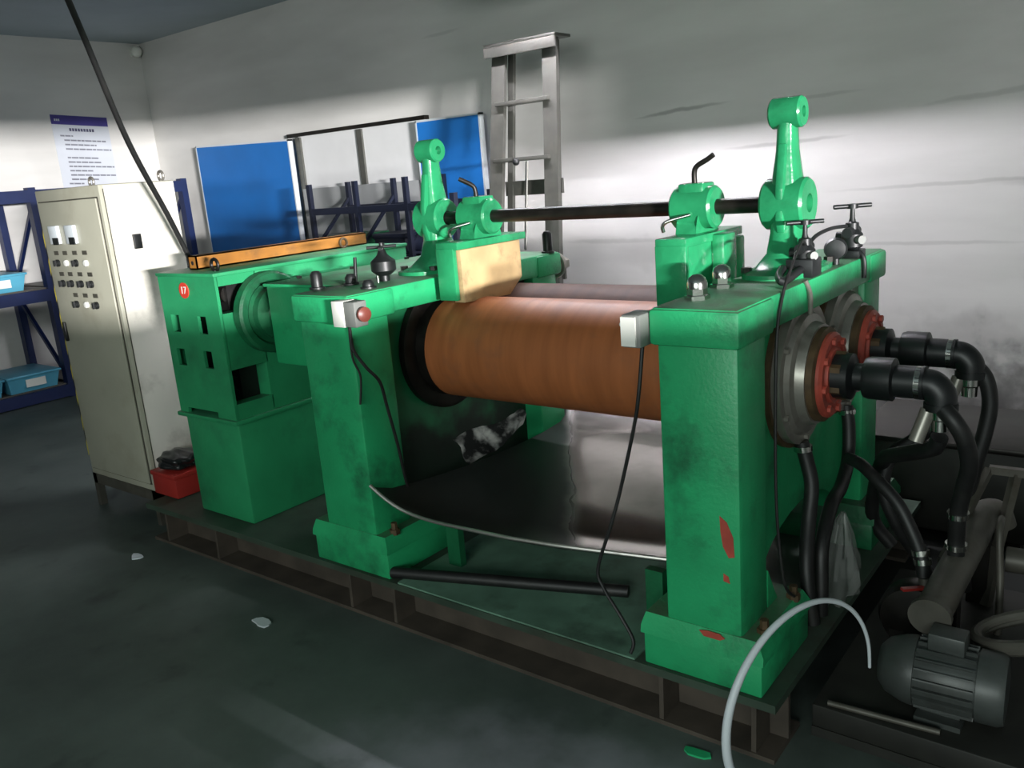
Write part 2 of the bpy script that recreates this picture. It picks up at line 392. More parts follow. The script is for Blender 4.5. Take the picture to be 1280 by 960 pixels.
ORIG = {}
def obj(name, mb, m, parent=None, origin=None, smooth=35):
    """links the collected shapes as ONE mesh object; vertices are given in world space"""
    bm = mb.bm
    bmesh.ops.recalc_face_normals(bm, faces=bm.faces)
    o_ = Vector(origin) if origin is not None else (ORIG[parent.name] if parent else V(0, 0, 0))
    bmesh.ops.translate(bm, vec=-o_, verts=bm.verts)
    me = bpy.data.meshes.new(name); bm.to_mesh(me); bm.free()
    me.materials.append(m)
    if smooth:
        me.shade_smooth()
        me.set_sharp_from_angle(angle=math.radians(smooth))
    o = bpy.data.objects.new(name, me); C.objects.link(o)
    if parent: o.parent = parent
    else: o.location = o_
    ORIG[o.name] = o_
    return o
def tag(o, label, cat, group=None):
    o['label'] = label; o['category'] = cat
    if group: o['group'] = group
    return o
def thing(name, label, cat, loc, group=None):
    o = bpy.data.objects.new(name, None); C.objects.link(o); o.location = loc; ORIG[o.name] = Vector(loc)
    o.empty_display_size = 0.1
    return tag(o, label, cat, group)
def struct(name, mb, m, parent=None):
    o = obj(name, mb, m, parent, smooth=0)
    if not parent: o['kind'] = 'structure'
    return o
def lab(o, s): o['label'] = s; return o
def copy_tree(o, parent=None):
    c = o.copy(); C.objects.link(c)
    if parent: c.parent = parent
    for ch in list(o.children): copy_tree(ch, c)
    return c

# ------------------------------------------------------------------ the room
X0, X1, Y0, Y1, ZC = -8.4, 2.2, -4.0, 5.0, 3.13
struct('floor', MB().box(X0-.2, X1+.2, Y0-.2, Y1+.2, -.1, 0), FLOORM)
struct('ceiling', MB().box(X0-.2, X1+.2, Y0-.2, Y1+.2, ZC, ZC+.1), CEILM)
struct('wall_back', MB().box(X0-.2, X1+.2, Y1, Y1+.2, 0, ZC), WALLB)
struct('wall_left', MB().box(X0-.2, X0, Y0, Y1, 0, ZC), WALLP)
def wall_holed(name, axis, pos, thick, a0, a1, holes):
    """wall with rectangular openings; holes = (a0,a1,z0,z1)"""
    mb = MB()
    As = sorted({a0, a1, *[h[0] for h in holes], *[h[1] for h in holes]}); Zs = sorted({0, ZC, *[h[2] for h in holes], *[h[3] for h in holes]})
    for p, q in zip(As, As[1:]):
        for r, s in zip(Zs, Zs[1:]):
            if any(h[0] <= p and q <= h[1] and h[2] <= r and s <= h[3] for h in holes): continue
            if axis == 'x': mb.box(pos, pos+thick, p, q, r, s)
            else: mb.box(p, q, pos, pos+thick, r, s)
    return struct(name, mb, WALLP)
wall_holed('wall_right', 'x', X1, .2, Y0, Y1, [(-1.4, 1.5, 1.35, 2.10)])
wall_holed('wall_front', 'y', Y0-.2, .2, X0, X1, [(-1.5, 2.1, 1.2, 2.7)])  # opening added behind the front fill lamp

# shaded tube lamp hanging behind the mill (above the picture)
LP = thing('tube_lamp', 'long shaded tube lamp hanging from the ceiling behind the mill', 'lamp', (-2.4, 3.9, 2.66))
la, lb = -3.62, -1.5
pr = [(3.78, 2.66), (3.85, 2.83), (3.95, 2.83), (4.02, 2.66), (4.026, 2.66), (3.955, 2.838), (3.845, 2.838), (3.774, 2.66)]
obj('lamp_shade', MB().prism(pr, 'x', la, lb), BLACKP, LP)
for x in (la+.5, lb-.5): obj('hanger_rod', MB().cyl((x, 3.9, 2.838), (x, 3.9, ZC), .006), DARK, LP)
obj('tube', MB().cyl((la+.02, 3.9, 2.78), (lb-.02, 3.9, 2.78), .009, seg=12), TUBEM, LP)
for x in (la+.02, lb-.02): obj('tube_holder', MB().box(x-.012, x+.012, 3.885, 3.915, 2.76, 2.832), DARK, LP)

# small white dome high in the corner
t = tag(obj('corner_sensor', MB().sphere((X0+.05, 4.93, 3.05), .055).box(X0, X0+.012, 4.89, 4.97, 3.01, 3.09), WHITEP, origin=(X0, 4.93, 3.05)),
        'small white round sensor high in the wall corner under the ceiling', 'sensor')

# ------------------------------------------------------------------ two-roll mill
MILL = thing('two_roll_mill', 'large green two-roll rubber mill with brown rolls on a raised steel skid', 'machine', (-1.9, 2.6, 0))

# skid
PZ = .185
sk = obj('skid', MB().box(-3.86, -.735, 1.92, 3.5, PZ-.025, PZ), SKIDM, MILL)
fb = obj('skid_beam', MB().box(-3.84, -.74, 2.03, 2.045, .015, PZ-.025).box(-3.84, -.74, 1.925, 2.12, 0, .014), BROWND, sk)
obj('skid_beam', MB().box(-3.84, -.74, 3.38, 3.4, .015, PZ-.025).box(-3.84, -.74, 3.3, 3.48, 0, .014), BROWND, sk)
for x in (-3.72, -3.31, -2.42, -2.18, -1.08, -.80):
    obj('stiffener', MB().prism([(1.93, .014), (2.03, .014), (2.03, PZ-.025), (1.935, PZ-.025)], 'x', x-.007, x+.007), BROWND, sk)
lab(obj('deck_panel', MB().box(-2.14, -1.16, 1.925, 2.9, PZ, PZ+.006), SKIDG, sk), 'dull green deck panel below the tray')

FY, FZ, FR = 2.5, .945, .2          # front roll
RY, RZ, RR_ = 2.91, .94, .195       # rear roll

def end_frame(xa, xb, wa, wb):
    """web with an arch, two columns, top beam, feet"""
    arch = []
    for i in range(13):
        a = PI*i/12; arch.append((2.575+.34*math.cos(a), .345+.15*math.sin(a)))
    prof = [(3.20, .345), (3.20, 1.15), (1.95, 1.15), (1.95, .345)] + (list(reversed(arch)) if xa > -2 else [])
    f = obj('end_frame', MB().prism(prof, 'x', wa, wb), GREENO if xa < -2 else GREEN, MILL)
    obj('column', MB().box(xa, xb, 1.945, 2.13, .33, 1.15, .014), GREEN, f)
    obj('column', MB().box(xa, xb, 3.02, 3.205, .33, 1.15, .014), GREEN, f)
    # top beam: stepped block at the front
    mb = MB().box(xa-.006, xb+.006, 1.932, 3.22, 1.142, 1.236, .01)
    mb.box(xa-.012, xb+.012, 1.926, 2.16, 1.135, 1.232, .012)
    mb.box(xa-.012, xb+.012, 3.05, 3.235, 1.135, 1.232, .012)
    obj('top_beam', mb, GREEN, f)
    for (y0, y1) in ((1.925, 2.30), (2.95, 3.32)):
        fx0, fx1 = (xa-.075, xb+.065)
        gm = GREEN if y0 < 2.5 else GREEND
        b = obj('base_block', MB().box(fx0+.006, fx1-.006, y0+.007, y1-.006, PZ, .29, .006), gm, f)
        s0 = [(fx0, y0, .285), (fx1, y0, .285), (fx1, y1, .285), (fx0, y1, .285)]
        s1 = [(fx0, y0+.004, .308), (fx1, y0+.004, .308), (fx1, y1-.004, .308), (fx0, y1-.004, .308)]
        s2 = [(fx0+.01, y0+.018, .345), (fx1-.02, y0+.018, .345), (fx1-.02, y1-.02, .345), (fx0+.01, y1-.02, .345)]
        obj('base_cap', MB().loft([s0, s1, s2]), gm, f)
    return f
FR_R = end_frame(-1.06, -.835, -1.0, -.9)
FR_L = end_frame(-2.52, -2.245, -2.44, -2.34)
# gusset and foot bolts beside the right column
obj('gusset', MB().prism([(2.13, .345), (2.13, .46), (2.20, .345)], 'x', -.85, -.835), GREEN, FR_R)
for (x, y) in ((-.795, 2.0), (-.795, 2.22), (-.795, 3.0)):
    obj('foot_bolt', MB().lathe([(.02, 0), (.02, .02), (.012, .02), (.012, .045)], (x, y, .338), seg=6), RUST, FR_R)
for (x, y) in ((-2.205, 2.0), (-2.205, 2.2), (-2.57, 2.2)):
    obj('foot_bolt', MB().lathe([(.02, 0), (.02, .02), (.012, .02), (.012, .045)], (x, y, .338), seg=6), RUST, FR_L)
# paint chips on the right column (bare red primer)
def chip(pts, y, f):
    lab(obj('paint_chip', MB().prism(pts, 'y', y-.0016, y+.001), REDP, f, smooth=0), 'bare red primer where green paint has chipped off')
chip([(-.892, .685), (-.872, .670), (-.855, .63), (-.852, .575), (-.868, .570), (-.884, .60), (-.890, .64)], 1.945, FR_R)
chip([(-.884, .522), (-.870, .515), (-.866, .496), (-.884, .500)], 1.945, FR_R)
chip([(-.955, .338), (-.93, .343), (-.895, .342), (-.88, .332), (-.90, .320), (-.94, .322)], 1.9365, FR_R)
# push-button boxes
pb = lab(obj('push_button_box', MB().box(-2.262, -2.205, 1.885, 1.945, 1.135, 1.225, .004), WHITEP, FR_L), 'small white push-button box on the front column')
lab(obj('push_button_box', MB().box(-2.205, -2.15, 1.888, 1.945, 1.137, 1.223, .004), GREYP, FR_L), 'grey half of the push-button box carrying a dull red button')
lab(obj('emergency_button', MB().lathe([(.012, 0), (.012, .012), (.025, .014), (.025, .024), (.014, .03), (0, .031)], (-2.15, 1.916, 1.18), (1, -.2, 0)), PINKBTN, FR_L), 'dull red mushroom button')
pb2 = lab(obj('push_button_box', MB().box(-1.128, -1.072, 1.885, 1.965, 1.135, 1.222, .005), GREYP, FR_R), 'grey push-button box on the side of the front column')
lab(obj('push_button_box', MB().box(-1.126, -1.084, 1.879, 1.886, 1.14, 1.217), WHITEP, FR_R), 'pale cover plate')
lab(obj('button', MB().lathe([(.014, 0), (.014, .01), (.008, .014), (0, .014)], (-1.128, 1.92, 1.19), (-1, 0, 0)), LENSR, FR_R), 'red indicator button')
lab(obj('button_tip', MB().sphere((-1.143, 1.915, 1.19), .007), WHITEP, FR_R), 'white tip of the button')
# conduit leaving the left box
obj('cable', MB().tube([(-2.238, 1.935, 1.14), (-2.235, 1.936, 1.05), (-2.205, 1.96, .98), (-2.19, 2.0, .92), (-2.20, 2.03, .82), (-2.21, 2.07, .66), (-2.222, 2.1, .52), (-2.23, 2.13, .42)], .006, 8), BLACKRUB, FR_L)
obj('cable', MB().tube([(-2.242, 1.936, 1.14), (-2.243, 1.935, 1.02), (-2.225, 1.945, .95), (-2.235, 1.937, .85)], .004, 8), BLACKRUB, FR_L)
# cap nuts on the right beam, black bolts on the left one
for (x, y) in ((-1.0, 2.07), (-1.02, 2.27)):
    lab(obj('domed_cap_nut', MB().lathe([(.034, 0), (.034, .012), (.027, .014), (.027, .03)], (x, y, 1.235), seg=6).lathe([(.027, .03), (.027, .045), (.022, .058), (.012, .066), (0, .068)], (x, y, 1.235)), CHROME, FR_R), 'polished domed cap nut')
for (x, y, h) in ((-2.535, 2.06, .055), (-2.47, 2.17, .03), (-2.30, 2.1, .02), (-2.26, 3.17, .085)):
    lab(obj('bolt', MB().lathe([(.03, 0), (.03, .008), (.022, .01), (.022, h), (.014, h+.012), (0, h+.014)], (x, y, 1.234), seg=12), BLACKP, FR_L), 'black bolt head')
# rear adjusting screw of the left frame
obj('adjusting_screw', MB().cyl((-2.30, 3.235, 1.165), (-2.30, 3.30, 1.165), .045).lathe([(.06, .03), (.06, .05)], (-2.30, 3.235, 1.165), (0, 1, 0)).lathe([(.032, .065), (.032, .12)], (-2.30, 3.235, 1.165), (0, 1, 0), seg=6), STEEL, FR_L)

# rolls
def roll(y, z, r, m, name='roll'):
    o = obj(name, MB().lathe([(r-.012, 0), (r, .012), (r, 1.235-.012), (r-.012, 1.235)], (-2.275, y, z), (1, 0, 0), 96), m, MILL)
    obj('roll_collar', MB().lathe([(r-.03, -.03), (r+.002, -.03), (r+.002, .02), (r-.03, .02)], (-2.27, y, z), (1, 0, 0), 96), DARK, o)
    obj('roll_neck', MB().cyl((-2.36, y, z), (-2.25, y, z), .15, seg=48).cyl((-1.05, y, z), (-.98, y, z), .15, seg=48), STEEL, o)
    obj('bearing_seal', MB().lathe([(.16, -.0), (.245, 0), (.255, .012), (.255, .04), (.235, .05), (.16, .05)], (-2.345, y, z), (1, 0, 0), 64, close=False), DARK, o)
    return o
lab(roll(FY, FZ, FR, ROLL), 'front roll, orange-brown and slightly shiny')
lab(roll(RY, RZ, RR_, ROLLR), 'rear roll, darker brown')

# bearing covers and red hub rings on the outer face of the right frame
def clipped(cy, cz, r, ylim, sgn, n=64):
    P = []
    for i in range(n):
        a = 2*PI*i/n; y = cy+r*math.cos(a); z = cz+r*math.sin(a)
        if sgn*(y-ylim) > 0: y = ylim
        P.append((y, z))
    Q = [P[0]]
    for p in P[1:]:
        if abs(p[0]-Q[-1][0])+abs(p[1]-Q[-1][1]) > 1e-6: Q.append(p)
    return Q
for (cy, cz, s) in ((FY, FZ, 1), (RY, RZ, -1)):
    ym = (FY+RY)/2
    mb = MB().prism(clipped(cy, cz, .232, ym-.002*s, s), 'x', -.9, -.884)
    bk = lab(obj('cover_flange', mb, RUST, FR_R), 'rusty flange behind the bearing cover')
    mb = MB().prism(clipped(cy, cz, .218, ym-.008*s, s), 'x', -.884, -.858, .004)
    mb.lathe([(.19, 0), (.18, .014), (.158, .02), (.15, .045)], (-.858, cy, cz), (1, 0, 0), 64)
    for k in range(6):
        a = 2*PI*k/6+.5*s
        p = (cy+.2*math.cos(a), cz+.2*math.sin(a))
        if (p[0]-ym)*s < -.015: mb.lathe([(.01, 0), (.01, .012)], (-.858, p[0], p[1]), (1, 0, 0), 6)
    cv = lab(obj('bearing_cover', mb, STEEL, FR_R), 'round worn steel bearing cover with a flat side')
    obj('seal_ring', MB().lathe([(.142, 0), (.142, .02), (.132, .026)], (-.815, cy, cz), (1, 0, 0), 48), RUST, FR_R)
    mb = MB().lathe([(.128, 0), (.128, .012), (.118, .02), (.1, .02), (.095, .014), (.085, .014), (.08, .024), (.06, .024)], (-.792, cy, cz), (1, 0, 0), 48)
    for k in range(8):
        a = 2*PI*k/8+.2; mb.lathe([(.012, .02), (.012, .03)], (-.792, cy+.107*math.cos(a), cz+.107*math.sin(a)), (1, 0, 0), 6)
    lab(obj('hub_ring', mb, REDP, FR_R), 'red painted hub ring with bolts')
    # rotary union on the end of the roll
    u = obj('rotary_union', MB().lathe([(.068, 0), (.068, .05), (.055, .055), (.04, .06), (.04, .085), (.058, .088), (.062, .10), (.062, .165), (.05, .17)], (-.772, cy, cz), (1, 0, 0), 32), BLACKP, MILL)
    obj('hub_nut', MB().lathe([(.074, 0), (.074, .035)], (-.775, cy, cz), (1, 0, 0), 6), RUST, u)
    lab(obj('union_pipe', MB().lathe([(.046, 0), (.046, .06), (.043, .062)], (-.602, cy, cz-.003), (1, 0, 0), 32), BLACKP, u), 'short black pipe stub')
    lab(obj('pipe_band', MB().lathe([(.047, 0), (.047, .014)], (-.548, cy, cz-.003), (1, 0, 0), 32), CHROME, u), 'bright clamp band')
    mb = MB().tube([(-.545, cy, cz-.003), (-.51, cy, cz-.006), (-.487, cy, cz-.03), (-.483, cy, cz-.06)], .042, 20)
    mb.lathe([(.047, 0), (.047, .02)], (-.545, cy, cz-.003), (1, 0, 0), 24).lathe([(.045, 0), (.045, .02)], (-.483, cy, cz-.075), (0, 0, 1), 24)
    obj('elbow', mb, BLACKP, u)
    lab(obj('hose_fitting', MB().lathe([(.03, 0), (.03, -.025), (.024, -.03), (.024, -.06)], (-.483, cy, cz-.075), (0, 0, 1), 12), CHROME, u), 'bright hose fitting')
    lab(obj('return_pipe', MB().cyl((-.483-.03, cy-.01, cz-.075), (-.483-.055, cy-.03, cz-.165), .02), STEEL, u), 'pale grey pipe stub under the elbow')

# guide bar on two cast arms
BY, BZ = 2.6, 1.443
def loop(cx, cy, hx, hy, z, n=20, p=3.0):
    L = []
    for i in range(n):
        a = 2*PI*i/n; c, s = math.cos(a), math.sin(a)
        L.append((cx+hx*math.copysign(abs(c)**(2/p), c), cy+hy*math.copysign(abs(s)**(2/p), s), z))
    return L
def arm(x):
    mb = MB().loft([loop(x, BY, .105, .20, 1.236), loop(x, BY, .105, .20, 1.25), loop(x, BY, .075, .14, 1.262), loop(x, BY, .052, .085, 1.30),
                    loop(x, BY, .045, .062, 1.36), loop(x, BY, .048, .058, 1.44), loop(x, BY, .042, .052, 1.51), loop(x, BY, .030, .040, 1.60), loop(x, BY, .027, .034, 1.67), loop(x, BY, .03, .034, 1.71)])
    a = obj('support_arm', mb, GREENG, MILL, smooth=50)
    obj('arm_boss', MB().lathe([(.028, -.066), (.07, -.066), (.077, -.058), (.077, .058), (.07, .066), (.028, .066), (.028, .04), (0, .04)], (x, BY, BZ), (1, 0, 0), 40), GREENG, a)
    obj('arm_boss', MB().lathe([(.016, -.048), (.04, -.048), (.045, -.042), (.045, .042), (.04, .048), (.016, .048), (.016, .02), (0, .02)], (x, BY, 1.708), (1, 0, 0), 32), GREENG, a)
    obj('arm_rib', MB().prism([(BY-.062, 1.36), (BY-.075, 1.40), (BY-.075, 1.49), (BY-.05, 1.62), (BY-.03, 1.62), (BY-.03, 1.36)], 'x', x-.012, x+.012, .004), GREENG, a)
    for (dx, dy) in ((-.08, -.13), (.08, -.13), (-.08, .14), (.08, .14)):
        obj('bolt', MB().lathe([(.016, 0), (.016, .016)], (x+dx, BY+dy, 1.25), seg=6), DARK, a)
    return a
arm(-.95); arm(-2.40)
obj('guide_bar', MB().cyl((-2.44, BY, BZ), (-.98, BY, BZ), .0245, seg=32), DARK, MILL)

def hanger(xc, xw, s):
    """guide hanger clamped on the bar; s = +1: board faces +x; xw = outer face of the board"""
    xb = xw-s*.05                                   # back of board
    h = obj('guide_hanger', MB().prism([(BY-.10, 1.345), (BY-.07, 1.40), (BY-.055, 1.45), (BY+.055, 1.45), (BY+.07, 1.40), (BY+.10, 1.345)], 'x', xc-.035, xc+.035, .006), GREENG, MILL)
    obj('clamp_boss', MB().lathe([(.03, -.072), (.06, -.072), (.068, -.064), (.068, .064), (.06, .072), (.03, .072)], (xc, BY, BZ), (1, 0, 0), 36).box(xc-.045, xc+.045, BY-.045, BY+.045, 1.47, 1.522, .008), GREENG, h)
    x0, x1 = sorted((xb, xb-s*.045))
    mb = MB().box(x0, x1, 2.39, 2.76, 1.15, 1.352, .004)
    a0, a1 = sorted((xb-s*.05, xw+s*.006))
    mb.box(a0, a1, 2.365, 2.79, 1.338, 1.366, .004)             # top lip over the board
    mb.box(a0, a1-.02 if s > 0 else a1, 2.362, 2.384, 1.15, 1.345, .004)
    r0, r1 = sorted((xb-s*.045, xb-s*.09))
    mb.box(r0, r1, BY-.05, BY+.05, 1.16, 1.36, .008)
    mb.box(min(r0, r1), max(r0, r1)-.01, 2.66, 2.74, 1.19, 1.34, .008)
    obj('board_holder', mb, GREENG, h)
    w0, w1 = sorted((xb, xw))
    lab(obj('guide_board', MB().prism([(2.388, 1.337), (2.755, 1.337), (2.755, 1.19), (2.67, 1.128), (2.39, 1.14)], 'x', w0, w1, .003), WOOD, h), 'pale wood-coloured guide board with a cut corner, touching the rolls')
    obj('clamp_handle', MB().tube([(xc+.0, BY-.01, 1.515), (xc+.0, BY-.012, 1.555), (xc+.012, BY-.012, 1.575), (xc+.045, BY-.01, 1.592), (xc+.066, BY-.01, 1.605)] if s < 0 else
        [(xc, BY-.01, 1.515), (xc+.0, BY-.012, 1.545), (xc-.008, BY-.02, 1.565), (xc-.045, BY-.05, 1.592)], .0085), DARK, h)
    lab(obj('latch_lever', MB().tube([(xc-.07, BY-.10, 1.375), (xc-.07, BY-.105, 1.395), (xc-.05, BY-.10, 1.41), (xc+.01, BY-.07, 1.425)], .006), CHROME, h), 'bright latch lever')
hanger(-2.17, -2.10, 1)
hanger(-1.25, -1.275, -1)

# grease valves, pipes on the right beam
def grease_valve(x, y, z, sc, wheel=True):
    v = obj('grease_valve', MB().lathe([(.03*sc, -.05*sc), (.042*sc, -.04*sc), (.042*sc, .01*sc), (.026*sc, .03*sc), (.026*sc, .055*sc), (.014*sc, .06*sc), (.01*sc, .075*sc), (.008*sc, .12*sc)], (x, y, z), (0, 0, 1), 16)
            .cyl((x-.06*sc, y, z), (x+.02*sc, y, z), .02*sc).cyl((x, y-.07*sc, z+.02*sc), (x, y+.06*sc, z+.02*sc), .02*sc), BLACKP, MILL)
    lab(obj('gauge_face', MB().cyl((x+.03*sc, y-.02*sc, z-.01*sc), (x+.052*sc, y-.04*sc, z-.01*sc), .017*sc), GREYP, v), 'round grey end plug')
    obj('valve_handle', MB().cyl((x-.06*sc, y-.045*sc, z+.122*sc), (x+.06*sc, y+.045*sc, z+.122*sc), .009*sc).lathe([(.022*sc, .112*sc), (.022*sc, .13*sc), (0, .132*sc)], (x, y, z), seg=14), BLACKP, v)
    return v
v1 = grease_valve(-.865, 2.96, 1.305, .82)
obj('grease_pipe', MB().tube([(-.86, 2.95, 1.27), (-.822, 2.94, 1.24), (-.818, 2.94, 1.17)], .008), BLACKP, MILL)
obj('grease_pipe', MB().box(-.90, -.83, 2.92, 3.0, 1.236, 1.262, .004), BLACKP, MILL)
obj('grease_pipe', MB().box(-.91, -.83, 2.47, 2.55, 1.236, 1.29, .004), BLACKP, MILL)
v2 = grease_valve(-.87, 2.52, 1.305, .72)
obj('grease_pipe', MB().tube([(-.87, 2.55, 1.325), (-.868, 2.62, 1.345), (-.867, 2.75, 1.352), (-.866, 2.9, 1.345)], .006), BLACKP, MILL)
obj('grease_pump_wheel', MB().lathe([(.012, -.02), (.03, -.016), (.036, 0), (.03, .016), (.012, .02)], (-.862, 2.78, 1.285), (.3, -1, 0), 24).cyl((-.862, 2.78, 1.285), (-.862, 2.78, 1.236), .012), BLACKP, MILL)
obj('grease_pipe', MB().tube([(-.90, 2.42, 1.27), (-.88, 2.34, 1.258), (-.85, 2.30, 1.252), (-.87, 2.5, 1.262)], .012), BLACKP, MILL)
obj('grease_pipe', MB().tube([(-.828, 2.40, 1.24), (-.82, 2.42, 1.2), (-.822, 2.43, 1.14)], .007), STEEL, MILL)
# thin line up to the right arm, down the corner of the front column
obj('grease_line', MB().tube([(-.862, 2.50, 1.33), (-.845, 2.42, 1.345), (-.828, 2.30, 1.30), (-.823, 2.21, 1.22), (-.822, 2.165, 1.10), (-.82, 2.15, .8), (-.815, 2.15, .6), (-.80, 2.16, .42), (-.785, 2.2, .36)], .0045, 8), BLACKRUB, MILL)
# valve with star wheel on the left beam
v3 = obj('oil_valve', MB().lathe([(.02, 0), (.02, .02), (.03, .025), (.048, .04), (.048, .075), (.03, .09), (.02, .10), (.012, .12)], (-2.40, 2.28, 1.236), seg=18), BLACKP, MILL)
obj('star_wheel', MB().cyl((-2.44, 2.24, 1.365), (-2.36, 2.32, 1.365), .006).cyl((-2.43, 2.32, 1.37), (-2.37, 2.24, 1.36), .006).cyl((-2.40, 2.28, 1.35), (-2.40, 2.28, 1.38), .009), BLACKP, v3)
lab(obj('valve_stem', MB().cyl((-2.385, 2.23, 1.236), (-2.385, 2.23, 1.262), .006), CHROME, v3), 'bright pin below the valve')
obj('oil_line', MB().cyl((-2.50, 2.22, 1.234), (-2.51, 2.24, 1.33), .007), BLACKP, MILL)

# gear cover between the left frame and the gearbox
gc = obj('gear_cover', MB().box(-2.975, -2.50, 2.15, 3.15, .895, 1.228, .012), GREEN, MILL)
obj('cover_lid', MB().box(-2.98, -2.5, 2.14, 3.16, 1.222, 1.236, .004), GREEN, gc)
for y in (2.3, 2.6, 2.95):
    obj('bolt', MB().lathe([(.012, 0), (.012, .01)], (-2.94, y, 1.236), seg=6), DARK, gc)
# crank stub / nut visible under the cover
obj('pipe_rail', MB().tube([(-2.19, 1.95, .208), (-1.9, 2.05, .209), (-1.6, 2.155, .209), (-1.36, 2.24, .209)], .021), BLACKRUB, MILL)
# tray brackets
for x in (-2.04, -1.20):
    obj('tray_bracket', MB().box(x-.03, x+.03, 2.13, 2.16, PZ, .372), GREEND, MILL)
    obj('tray_bracket', MB().box(x-.03, x+.03, 2.96, 2.99, PZ+.006, .372), GREEND, MILL)

# ------------------------------------------------------------------ drip tray
def tray():
    xa, xb = -2.234, -1.072; n = 44
    mb = MB(); bm = mb.bm; rows = []
    def lerp(t, K):
        for (a, p), (b, q) in zip(K, K[1:]):
            if t <= b: return p+(q-p)*(t-a)/(b-a)
        return K[-1][1]
    KY = [(0, 1.93), (.06, 1.938), (.155, 1.958), (.3, 1.972), (.5, 1.99), (.65, 2.02), (.79, 2.06), (1, 2.12)]
    KZ = [(0, .548), (.05, .512), (.10, .478), (.155, .456), (.25, .445), (.5, .442), (1, .434)]
    KF = [(0, .50), (.05, .462), (.10, .425), (.155, .402), (.22, .39), (.35, .385), (1, .38)]
    for i in range(n+1):
        t = i/n; x = xa+(xb-xa)*t
        yf, zr, zf = lerp(t, KY), lerp(t, KZ), lerp(t, KF)
        ys = [yf, yf+.04, yf+.11] + [yf+.11+(3.28-yf-.11)*k/9 for k in range(1, 10)]
        up = zf-.38
        zs = [zr, zr-(zr-zf)*.45, zf] + [.38+up*(1-k/9)**2.2+.060*k/9*1.1 for k in range(1, 8)] + [.447, .515]
        rows.append([(x, y, z) for y, z in zip(ys, zs)])
    R = [[bm.verts.new(Vector(p)) for p in c] for c in rows]
    B = [[bm.verts.new(Vector((p[0], p[1], p[2]-.004))) for p in c] for c in rows]
    m = len(rows[0])
    for i in range(n):
        for k in range(m-1):
            bm.faces.new((R[i][k], R[i+1][k], R[i+1][k+1], R[i][k+1]))
            bm.faces.new((B[i][k], B[i][k+1], B[i+1][k+1], B[i+1][k]))
        bm.faces.new((R[i][0], B[i][0], B[i+1][0], R[i+1][0])); bm.faces.new((R[i][-1], R[i+1][-1], B[i+1][-1], B[i][-1]))
    for i in (0, n):
        for k in range(m-1): bm.faces.new((R[i][k], R[i][k+1], B[i][k+1], B[i][k]))
    T = obj('drip_tray', mb, TRAYM, origin=(-1.8, 2.6, .38), smooth=50)
    tag(T, 'wide sheet steel drip tray with a bowed front rim under the rolls', 'tray')
    rim = [(min(max(c[0][0], xa+.007), xb-.007), c[0][1]-.002, c[0][2]+.002) for c in rows][::2]
    obj('rolled_rim', MB().tube(rim, .0065, 8, n=2), RIM, T)
    return T
tray()

def talc_strip():
    """a stiff rubber strip hanging askew from the rolls onto the tray"""
    mb = MB(); bm = mb.bm; n, m = 20, 6; G = []
    A0, A1 = V(-2.225, 2.38, .585), V(-2.195, 2.44, .455)
    B0, B1 = V(-1.92, 2.46, .725), V(-1.90, 2.44, .665)
    for i in range(n+1):
        row = []
        for j in range(m+1):
            u, v = i/n, j/m
            c = (A0*(1-u)+B0*u)*(1-v)+(A1*(1-u)+B1*u)*v
            c.y += .012*math.sin(v*6+u*5)+.006*random.random()-.06*u*(1-v)*0
            c.z += .010*math.sin(u*7+v)+(.004*random.random())
            row.append(bm.verts.new(c))
        G.append(row)
    for i in range(n):
        for j in range(m): bm.faces.new((G[i][j], G[i+1][j], G[i+1][j+1], G[i][j+1]))
    bmesh.ops.solidify(bm, geom=list(bm.faces), thickness=.018)
    return tag(obj('rubber_strip', mb, TALC, origin=(-2.2, 2.65, .385), smooth=60), 'black rubber strip dusted white, slanting from under the rolls onto the tray', 'rubber')
talc_strip()

# ------------------------------------------------------------------ gearbox
GX0, GX1, GY0, GY1 = -3.53, -3.105, 2.0, 3.12
GB = thing('gear_reducer', 'green box-shaped gear reducer with four small square front openings', 'gearbox', (-3.32, 2.5, PZ))
lo = obj('lower_housing', MB().box(GX0+.012, GX1-.012, GY0+.012, GY1, PZ, .655, .01), GREENB, GB)
obj('flange', MB().box(GX0-.012, GX1+.014, GY0-.014, GY1+.012, .648, .668, .005), GREENB, GB)
def plate_holes(mb, x0, x1, z0, z1, holes, y0, y1):
    xs = sorted({x0, x1, *[h[0] for h in holes], *[h[1] for h in holes]}); zs = sorted({z0, z1, *[h[2] for h in holes], *[h[3] for h in holes]})
    for p, q in zip(xs, xs[1:]):
        for r, s in zip(zs, zs[1:]):
            if any(h[0]-1e-6 <= p and q <= h[1]+1e-6 and h[2]-1e-6 <= r and s <= h[3]+1e-6 for h in holes): continue
            mb.box(p, q, y0, y1, r, s)
    bmesh.ops.remove_doubles(mb.bm, verts=mb.bm.verts, dist=1e-5)
    fs = {}
    for f in mb.bm.faces:
        fs.setdefault(tuple(round(c, 4) for c in f.calc_center_median()), []).append(f)
    kill = [f for g in fs.values() if len(g) > 1 for f in g]
    bmesh.ops.delete(mb.bm, geom=kill, context='FACES')
holes = []
for x in (-3.445, -3.24):
    for z in (1.075, .925): holes.append((x-.031, x+.031, z-.038, z+.038))
holes.append((-3.465, -3.235, .668, .692))
mb = MB(); plate_holes(mb, GX0, GX1, .668, 1.285, holes, GY0, GY0+.014)
up = obj('upper_housing_front', mb, GREENB, GB)
mb = MB().box(GX0, GX1, GY0+.19, GY1, .668, 1.285, .006)
mb.box(GX0, GX1, GY0+.012, GY0+.2, 1.24, 1.285).box(-3.17, GX1, GY0+.012, GY0+.2, .885, 1.125).box(-3.17, GX1, GY0+.012, GY0+.2, .668, .735).box(GX0, GX0+.03, GY0+.012, GY0+.2, .668, 1.24)
obj('upper_housing', mb, GREENB, GB)
